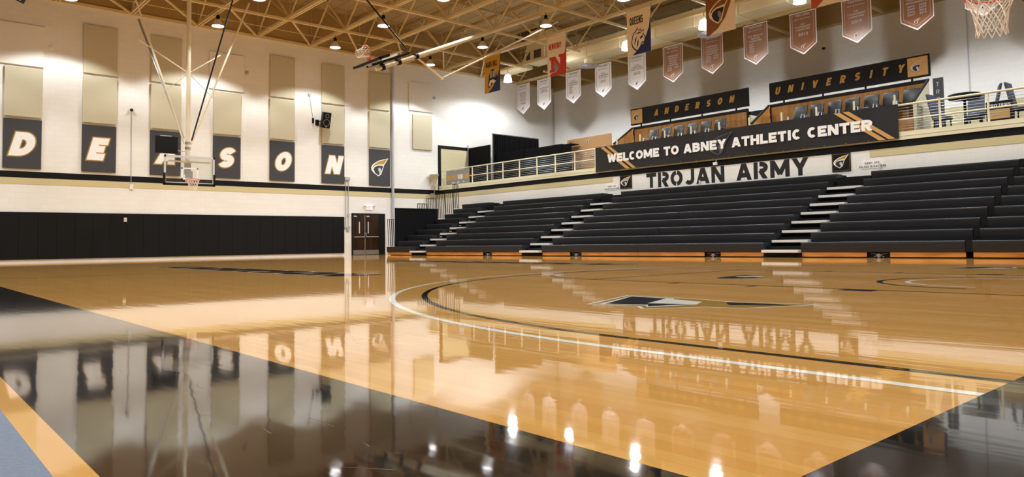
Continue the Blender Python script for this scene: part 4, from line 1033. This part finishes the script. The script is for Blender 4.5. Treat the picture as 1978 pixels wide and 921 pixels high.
# ================================================================== BASKETS
def net(mb, c, r, drop, R=Matrix.Identity(3)):
    c = Vector(c); n = 12
    rad = [1.0, .86, .74, .66, .62, .64]; lv = len(rad)-1
    for k in range(n):
        for sgn in (1, -1):
            pts = []
            for j in range(lv+1):
                a = 2*PI*(k+sgn*j*.5)/n; pts.append(c+R @ Vector((r*rad[j]*math.cos(a), r*rad[j]*math.sin(a), -drop*j/lv)))
            mb.tube(pts, .006, 5)
def backboard(t, R, O, W2=.915, H=1.07):
    """board in local frame: faces local +x, rim centre 0.38 in front of the board; O is the board's lower centre"""
    O = Vector(O)
    def P(a, b, c): return O+R @ Vector((a, b, c))
    def hx(x0, x1, y0, y1, z0, z1, b=0): return MB().hexa([P(x0, y0, z0), P(x1, y0, z0), P(x1, y1, z0), P(x0, y1, z0), P(x0, y0, z1), P(x1, y0, z1), P(x1, y1, z1), P(x0, y1, z1)], b)
    hx(-.012, 0, -W2+.04, W2-.04, .05, H-.05).build('glass_board', 'glass', t)
    q = MB()
    for a in ((-W2, W2, 0, .06), (-W2, W2, H-.08, H), (-W2, -W2+.06, 0, H), (W2-.06, W2, 0, H)):
        q.hexa([P(-.04, a[0], a[2]), P(.012, a[0], a[2]), P(.012, a[1], a[2]), P(-.04, a[1], a[2]), P(-.04, a[0], a[3]), P(.012, a[0], a[3]), P(.012, a[1], a[3]), P(-.04, a[1], a[3])])
    q.build('board_frame', 'frame_grey', t)
    q = MB(); s = .305
    for a in ((-s, s, .17, .22), (-s, s, .57, .62), (-s, -s+.05, .17, .62), (s-.05, s, .17, .62)):
        q.quad([P(.003, a[0], a[2]), P(.003, a[1], a[2]), P(.003, a[1], a[3]), P(.003, a[0], a[3])])
    q.build('shooter_square', 'white_ink', t)
    q = MB()
    for a in ((-W2-.03, W2+.03, -.06, .03), (-W2-.03, -W2+.05, -.06, .4), (W2-.05, W2+.03, -.06, .4)):
        q.hexa([P(-.06, a[0], a[2]), P(.03, a[0], a[2]), P(.03, a[1], a[2]), P(-.06, a[1], a[2]), P(-.06, a[0], a[3]), P(.03, a[0], a[3]), P(.03, a[1], a[3]), P(-.06, a[1], a[3])], .012)
    q.build('edge_padding', 'black_metal', t)
    rc = (.38, 0, .15)
    q = MB(); q.tube([P(rc[0]+.232*math.cos(a*PI/16), .232*math.sin(a*PI/16), rc[2]) for a in range(32)], .011, 8, close=True)
    rim = q.build('rim', 'orange', t, smooth=True)
    hx(0, .15, -.07, .07, .08, .16, .01).build('rim_bracket', 'orange', rim)
    q = MB(); net(q, P(*rc), .228, .42, R); q.build('net', 'net', rim)
    hx(-.16, -.04, -.12, .12, .05, .5, .01).build('mount_plate', 'galv', t)
    hx(-.10, -.04, -.75, .75, .82, .88).build('cross_arm', 'mast', t)
    return P
def main_hoop(xb, face, label):
    """ceiling hung basket, board facing +x or -x at xb"""
    t = thing('basketball_hoop', label, 'basketball hoop', (xb, YC, 2.9))
    R = Matrix.Rotation(0 if face > 0 else PI, 3, 'Z'); s = -face
    backboard(t, R, (xb, YC, 2.9))
    mx = xb+s*.28
    MB().tube([(mx, YC, 2.95), (mx, YC, ZT-.1)], .085, 14).build('mast', 'mast', t, smooth=True)
    for z in (4.5, 4.3): MB().tube([(mx, YC, z-.04), (mx, YC, z+.04)], .11, 14).build('collar', 'alu', t)
    for k, (ys, zt) in enumerate(((-2.15, ZT-.1), (2.35, ZT-.1))):
        MB().tube([(mx, YC+math.copysign(.12, ys), 4.45), (mx, YC+ys, zt)], .035, 8).build('side_brace', 'mast', t)
    MB().tube([(mx, YC-1.75, 8.2), (mx, YC, 7.2), (mx, YC+1.2, 8.1)], .025, 8).build('cross_brace', 'mast', t)
    MB().tube([(mx, YC, 7.2), (mx, YC+1.0, 6.3)], .012, 6).tube([(mx, YC, 7.2), (mx, YC-.95, 6.3)], .012, 6).build('tie_rod', 'galv', t)
    MB().tube([(mx+s*.05, YC-.15, 4.7), (mx+s*3.2, YC-1.0, 9.9)], .045, 10).build('rear_brace', 'alu', t)
    MB().tube([(mx, YC+.14, 4.6), (mx-s*2.5, YC+1.1, ZT+.3)], .03, 8).build('hoist_strap', 'strap', t)
    MB().box(mx-.1, mx+.1, YC-.1, YC+.1, 3.3, 3.75, .01).build('height_motor', 'galv', t)
    return t
main_hoop(-27.93, 1, 'ceiling hung basketball hoop with glass backboard in front of the end wall')
main_hoop(-1.22, -1, 'nearest basketball hoop, its rim and net at the upper right photo edge')
t = thing('shot_clock', 'blank black shot clock mounted above the far backboard', 'shot clock', (-28.3, 6.85, 4.05))
MB().box(-28.35, -28.2, 6.47, 7.26, 4.06, 4.70, .015).build('case', 'black_metal', t)
MB().box(-28.3, -28.25, 6.65, 7.05, 4.70, 4.73).build('top_light', 'ltgrey_ink', t)
MB().obox((-28.28, 7.2, 4.2), (-28.21, 7.62, 4.15), .03, .03).build('arm', 'galv', t)

def folded(yp, sgn, x, run, zl, label):
    """cross-court basket swung up: mast pivots at truss yp, board swung toward court centre"""
    t = thing('folded_basket', label, 'folded basketball hoop', (x, yp, 10.3))
    p0 = Vector((x, yp, 10.45)); p1 = Vector((x, yp-sgn*run, zl)); d = (p1-p0).normalized()
    L_ = (p1-p0).length
    MB().tube([p0, p0+d*(L_-1.9)], .085, 14).build('mast', 'mast', t, smooth=True)
    MB().tube([p0+d*(L_-1.9), p0+d*L_], .07, 14).build('inner_mast', 'mast', t, smooth=True)
    for k in (1.9, 1.05, .3): MB().tube([p0+d*(L_-k-.06), p0+d*(L_-k+.06)], .12, 14).build('collar', 'black_metal', t)
    nrm = Vector((0, d.z, -d.y))
    if nrm.z < 0: nrm = -nrm
    zx = -d; yx = zx.cross(nrm)
    R = Matrix((nrm, yx, zx)).transposed()
    backboard(t, R, p0+d*(L_+.25)+nrm*.32)
    for k in (.3, 1.0): MB().obox(p0+d*(L_-k), p0+d*(L_-k)+nrm*.3, .1, .08).build('board_arm', 'black_metal', t)
    MB().obox(p0+d*(L_-1.5)+nrm*.18-yx*.2, p0+d*(L_+.2)+nrm*.18-yx*.2, .06, .08).obox(p0+d*(L_-1.5)+nrm*.18+yx*.2, p0+d*(L_+.2)+nrm*.18+yx*.2, .06, .08).build('height_frame', 'black_metal', t)
    aa = p0+d*(L_-1.95)+Vector((0, 0, -.08)); kn = Vector((x, aa.y+sgn*1.15, aa.z-.62)); ee = Vector((x, kn.y+sgn*6.4, ZT-.15))
    if sgn < 0: ee = Vector((x, kn.y+sgn*4.2, 9.3))
    MB().tube([aa, kn], .035, 10).build('fold_brace', 'mast', t)
    MB().tube([kn, ee], .035, 10).build('fold_brace', 'mast', t)
    MB().lathe(kn, [(0, -.07), (.06, -.05), (.06, .05), (0, .07)], 12).build('knuckle', 'mast', t)
    st = p0+d*(L_-1.6)+nrm*.35
    MB().tube([st, (x, st.y-sgn*5.2, ZD-.1)], .03, 8).build('hoist_strap', 'black_metal', t)
    return t
folded(20.395, 1, -22.0, 8.2, 6.85, 'cross court basket folded up under the roof, mast toward the gallery')
folded(-6.955, -1, -22.0, 8.2, 7.15, 'cross court basket folded up at the upper left photo corner')

# ================================================================== BANNERS
UBN = (1, 0, 0)
def cloth(mb, pts, y, folds=0, seed=0):
    """outline polygon in (x,z) hung at y, tessellated in strips with soft folds"""
    rnd = random.Random(seed); ph = rnd.random()*6
    xs_ = [p[0] for p in pts]; x0, x1 = min(xs_), max(xs_); NXs = 16
    top = max(p[1] for p in pts)
    def zlow(x):
        lows = []
        for i in range(len(pts)):
            a, b = pts[i-1], pts[i]
            if min(a[0], b[0]) <= x <= max(a[0], b[0]) and abs(a[0]-b[0]) > 1e-6:
                lows.append(a[1]+(b[1]-a[1])*(x-a[0])/(b[0]-a[0]))
        return min(lows)
    NZs = 8; vs = []
    for i in range(NXs+1):
        x = x0+(x1-x0)*i/NXs; zl = zlow(x)
        for j in range(NZs+1):
            v = j/NZs; vs.append((x, y+folds*v*math.sin(ph+6.5*i/NXs+v*1.2), top+(zl-top)*v))
    fs_ = [(i*(NZs+1)+j, i*(NZs+1)+j+1, (i+1)*(NZs+1)+j+1, (i+1)*(NZs+1)+j) for i in range(NXs) for j in range(NZs)]
    mb.raw(vs, fs_)
YP = 28.72
def pennant(x, bronze, lines, year, label, cols2=None):
    t = thing('pennant', label, 'pennant', (x, YP, 8.47), 'championship pennants')
    hw = .6; zt, zs, zp = 10.35, 8.88, 8.47
    outline = [(x-hw, zt), (x-hw, zs), (x, zp), (x+hw, zs), (x+hw, zt)]
    q = MB(); cloth(q, outline, YP, .0); cl = q.build('cloth', 'ban_white', t)
    k = .94
    if bronze:
        q = MB(); ins = [(x-hw*k, zt-.04), (x-hw*k, zs+.02), (x, zp+.06), (x+hw*k, zs+.02), (x+hw*k, zt-.04)]
        cloth(q, ins, YP-.006, .0); q.build('bronze_field', 'ban_bronze', cl)
    ink = 'ltgrey_ink' if bronze else 'grey_ink'
    q = MB(); b0 = .80
    pts = [(x-hw*b0, zt-.1), (x-hw*b0, zs+.08), (x, zp+.17), (x+hw*b0, zs+.08), (x+hw*b0, zt-.1)]
    for a, b in zip(pts, pts[1:]+pts[:1]): q.obox((a[0], YP-.010, a[1]), (b[0], YP-.010, b[1]), .004, .012)
    z = 10.18
    YT = YP-.012
    text(q, 'TROJANS', (x, YT, z-.02), UBN, VE, .095, asp=.85, t=.2, sp=.14, centre=True)
    text(q, "MEN'S BASKETBALL", (x, YT, z-.16), UBN, VE, .05, asp=.8, t=.18, sp=.18, centre=True)
    zz = z-.30
    for ln in lines:
        zz -= .115; text(q, ln, (x, YT, zz), UBN, VE, .075, asp=.8, t=.2, sp=.14, centre=True)
    if year: zz -= .24; text(q, year, (x, YT, max(zz, 9.1)), UBN, VE, .13, asp=.8, t=.2, sp=.14, centre=True)
    if cols2:
        for cx, yrs in cols2:
            z2 = zz-.02
            for yv in yrs: z2 -= .11; text(q, yv, (x+cx, YT, z2), UBN, VE, .075, asp=.8, t=.22, sp=.14, centre=True)
    q.build('lettering', ink, cl)
    q = MB(); helmet(q, (x-.11, YT, 8.73), (.22, 0, 0), (0, 0, .2), (0, 1, 2, 3), .001); q.build('emblem', ['white_ink' if bronze else 'ltgrey_ink', 'ban_gold' if bronze else 'grey_ink', 'navy_ink', 'white_ink'], cl)
    MB().tube([(x-hw-.04, YP+.02, zt), (x+hw+.04, YP+.02, zt)], .02, 8).build('rod', 'steel_d', t)
    for s in (-1, 1): MB().tube([(x+s*hw, YP+.02, zt), (x+s*hw, YP+.1, ZT-.05)], .008, 6).build('tie', 'black_metal', t)
PX = [-32.3, -30.43, -27.99, -25.70, -23.34, -21.04, -18.76, -16.46, -14.20, -11.92, -9.64, -7.40]
PD = [(0, ['CONFERENCE', 'CAROLINAS', 'REGULAR', 'SEASON', 'CHAMPIONS'], '2002', 'white pennant for the 2002 regular season title, leftmost of the pennants', None),
      (0, ['SAC REGULAR', 'SEASON', 'CHAMPIONS'], '', 'white pennant with three title lines between the 2002 pennant and the red N banner', None),
      (0, ['NCAA', 'TOURNAMENT', 'APPEARANCES'], '', 'white pennant listing tournament appearances, just right of the red N banner', [(-.2, ['2008', '2011', '2012', '2013'])]),
      (0, ['NCAA', 'TOURNAMENT', 'ELITE EIGHT'], '2011', 'white pennant dated 2011 in front of the round diffuser', None),
      (0, ['NCAA', 'TOURNAMENT', 'SWEET SIXTEEN'], '2012', 'white pennant dated 2012 below the lion head banner', None),
      (1, ['CONFERENCE', 'CAROLINAS', 'REGULAR', 'SEASON', 'CHAMPIONS'], '', 'bronze pennant right of the lion head banner, leftmost of the bronze ones', [(-.2, ['2002', '2005']), (.22, ['2006'])]),
      (1, ['CONFERENCE', 'CAROLINAS', 'TOURNAMENT', 'CHAMPIONS'], '', 'bronze pennant partly behind the brown helmet banner', [(-.2, ['2004', '2005', '2006']), (.22, ['2008', '2009'])]),
      (1, ['SAC REGULAR', 'SEASON', 'CHAMPIONS'], '', 'creased bronze pennant between the brown helmet banner and the 2013 pennant', [(-.2, ['2011', '2012', '2014', '2018'])]),
      (1, ['SAC', 'TOURNAMENT', 'CHAMPIONS'], '2013', 'bronze pennant dated 2013', None),
      (1, ['SAC', 'TOURNAMENT', 'CHAMPIONS'], '2019', 'bronze pennant dated 2019 right of the orange banner', None),
      (1, ['NCAA', 'TOURNAMENT', 'APPEARANCES'], '', 'bronze pennant with two columns of years above the UNIVERSITY sign', [(-.2, ['2004', '2005', '2006', '2007']), (.22, ['2008', '2009', '2012', '2013'])]),
      (1, ['NCAA', 'TOURNAMENT'], '', 'bronze pennant seen through the net of the nearest hoop', None)]
for x, (br, ln, yr, lb, c2) in zip(PX, PD): pennant(x, br, ln, yr, lb, c2)

YS = 23.0
def school(x, label, base, corner, steps, hw=.64):
    t = thing('school_banner', label, 'banner', (x, YS, 8.47), 'school banners')
    z0, z1 = 8.47, 10.42
    cl = MB().box(x-hw, x+hw, YS, YS+.008, z0, z1).build('cloth', base, t)
    if corner:
        pts = [(.22, 0), (1, 0), (1, .85), (.93, .55), (.75, .3), (.5, .12)]
        q = MB(); poly_tri(q, pts, (x-hw, YS-.002, z0), (2*hw, 0, 0), (0, 0, z1-z0), 0); q.build('corner_sweep', corner, cl)
    q = MB(); steps(q, x, hw, z0, z1); o = q.build('artwork', ['black_ink', 'ban_navy', 'ban_cream', 'ban_red', 'grey_ink', 'white_ink', 'ban_brown', 'navy_ink', 'ban_orange'], cl)
    MB().tube([(x-hw-.04, YS, z1), (x+hw+.04, YS, z1)], .02, 8).build('rod', 'steel_d', t)
    for s in (-1, 1): MB().tube([(x+s*hw, YS, z1), (x+s*hw, YS+.05, ZT)], .008, 6).build('tie', 'black_metal', t)
    return t
def P_(q, pts, x, hw, z0, z1, m, lift): q.m = m; poly_tri(q, pts, (x-hw, YS-.003, z0), (2*hw, 0, 0), (0, 0, z1-z0), lift)
def mars(q, x, hw, z0, z1):
    q.m = 0; text(q, 'MARS HILL', (x-.05, YS-.004, z0+1.36), UBN, VE, .30, asp=.5, t=.2, sp=.08, centre=True, width=.95)
    P_(q, [(.25, .34), (.3, .5), (.45, .62), (.6, .62), (.74, .5), (.84, .36), (.7, .2), (.5, .22), (.3, .12), (.2, .2)], x, hw, z0, z1, 7, .002)
    for i in range(4): P_(q, [(.36+.1*i, .40), (.40+.1*i, .40), (.40+.1*i, .58), (.36+.1*i, .58)], x, hw, z0, z1, 5, .004)
    P_(q, [(.26, .2), (.36, .34), (.6, .34), (.74, .28), (.6, .22), (.44, .27), (.36, .16)], x, hw, z0, z1, 2, .006)
def newb(q, x, hw, z0, z1):
    q.m = 3; text(q, 'NEWBERRY', (x-.1, YS-.004, z0+1.30), UBN, VE, .28, asp=.5, t=.2, sp=.08, centre=True, width=.85)
    P_(q, [(.1, .0), (1, .0), (1, .12), (.2, .08)], x, hw, z0, z1, 3, .001)
    for (m_, g, l) in ((3, .05, .002),):
        P_(q, [(.12, .1), (.12, .16), (.2, .17), (.2, .40), (.12, .41), (.12, .48), (.42, .48), (.68, .24), (.68, .43), (.60, .44), (.60, .5), (.92, .5), (.92, .44), (.84, .43), (.84, .1), (.66, .1), (.36, .36), (.36, .17), (.44, .16), (.44, .1)], x, hw, z0, z1, m_, l)
    P_(q, [(.32, .2), (.36, .32), (.46, .3), (.62, .2), (.58, .13), (.4, .14)], x, hw, z0, z1, 4, .004)
def queens(q, x, hw, z0, z1):
    q.m = 0; text(q, 'QUEENS', (x-.12, YS-.004, z0+1.32), UBN, VE, .34, asp=.5, t=.18, sp=.09, centre=True, width=.72)
    hd = [(.30, .12), (.42, .06), (.52, .12), (.6, .2), (.7, .18), (.76, .26), (.78, .36), (.68, .44), (.72, .52), (.62, .5), (.58, .56), (.5, .52), (.44, .6), (.38, .54), (.3, .5), (.22, .42), (.18, .3), (.2, .2)]
    P_(q, hd, x, hw, z0, z1, 7, .002)
    P_(q, [(.5+(a-.5)*.88, .33+(b-.33)*.88) for a, b in hd], x, hw, z0, z1, 2, .004)
    for pl in ([(.3, .2), (.34, .34), (.42, .42), (.38, .3)], [(.4, .14), (.44, .28), (.5, .34), (.47, .2)], [(.54, .36), (.66, .40), (.68, .36), (.58, .32)], [(.56, .22), (.66, .26), (.72, .25), (.66, .22)], [(.36, .46), (.5, .45), (.64, .47), (.5, .485)]):
        P_(q, pl, x, hw, z0, z1, 7, .006)
def andb(q, x, hw, z0, z1):
    P_(q, [(.12, 0), (1, 0), (1, 1), (.94, .85), (.85, .55), (.66, .28), (.4, .1)], x, hw, z0, z1, 2, .001)
    O = (x-hw+.12, YS-.003, z0+.38)
    q.m = 2; poly_tri(q, H_OUT, O, (1.0, 0, 0), (0, 0, 1.05), .003)
    q.m = 6; poly_tri(q, H_CREST, O, (1.0, 0, 0), (0, 0, 1.05), .005)
    q.m = 7; poly_tri(q, H_DARK, O, (1.0, 0, 0), (0, 0, 1.05), .005)
    q.m = 4; poly_tri(q, H_FACE, O, (1.0, 0, 0), (0, 0, 1.05), .007)
def tusc(q, x, hw, z0, z1):
    P_(q, [(.15, 0), (1, 0), (1, .6), (.8, .36), (.5, .2)], x, hw, z0, z1, 2, .001)
    q.m = 0; text(q, 'C', (x-.05, YS-.004, z0+.28), UBN, VE, .7, asp=1.0, t=.28, lift=.004)
    q.m = 5; text(q, 'C', (x-.05, YS-.004, z0+.28), UBN, VE, .7, asp=1.0, t=.18, lift=.009)
school(-28.4, 'yellow and navy school banner reading MARS HILL', 'ban_yellow', 'ban_navy', mars)
school(-23.57, 'cream school banner with NEWBERRY and a large red letter N', 'ban_cream', 'ban_red', newb)
school(-18.6, 'cream and navy school banner reading QUEENS with a crowned lion head', 'ban_cream', 'ban_navy', queens)
school(-14.62, 'brown and cream school banner with a large helmet emblem', 'ban_brown', None, andb)
school(-10.38, 'orange and cream school banner cut by the top photo edge', 'ban_orange', None, tusc)
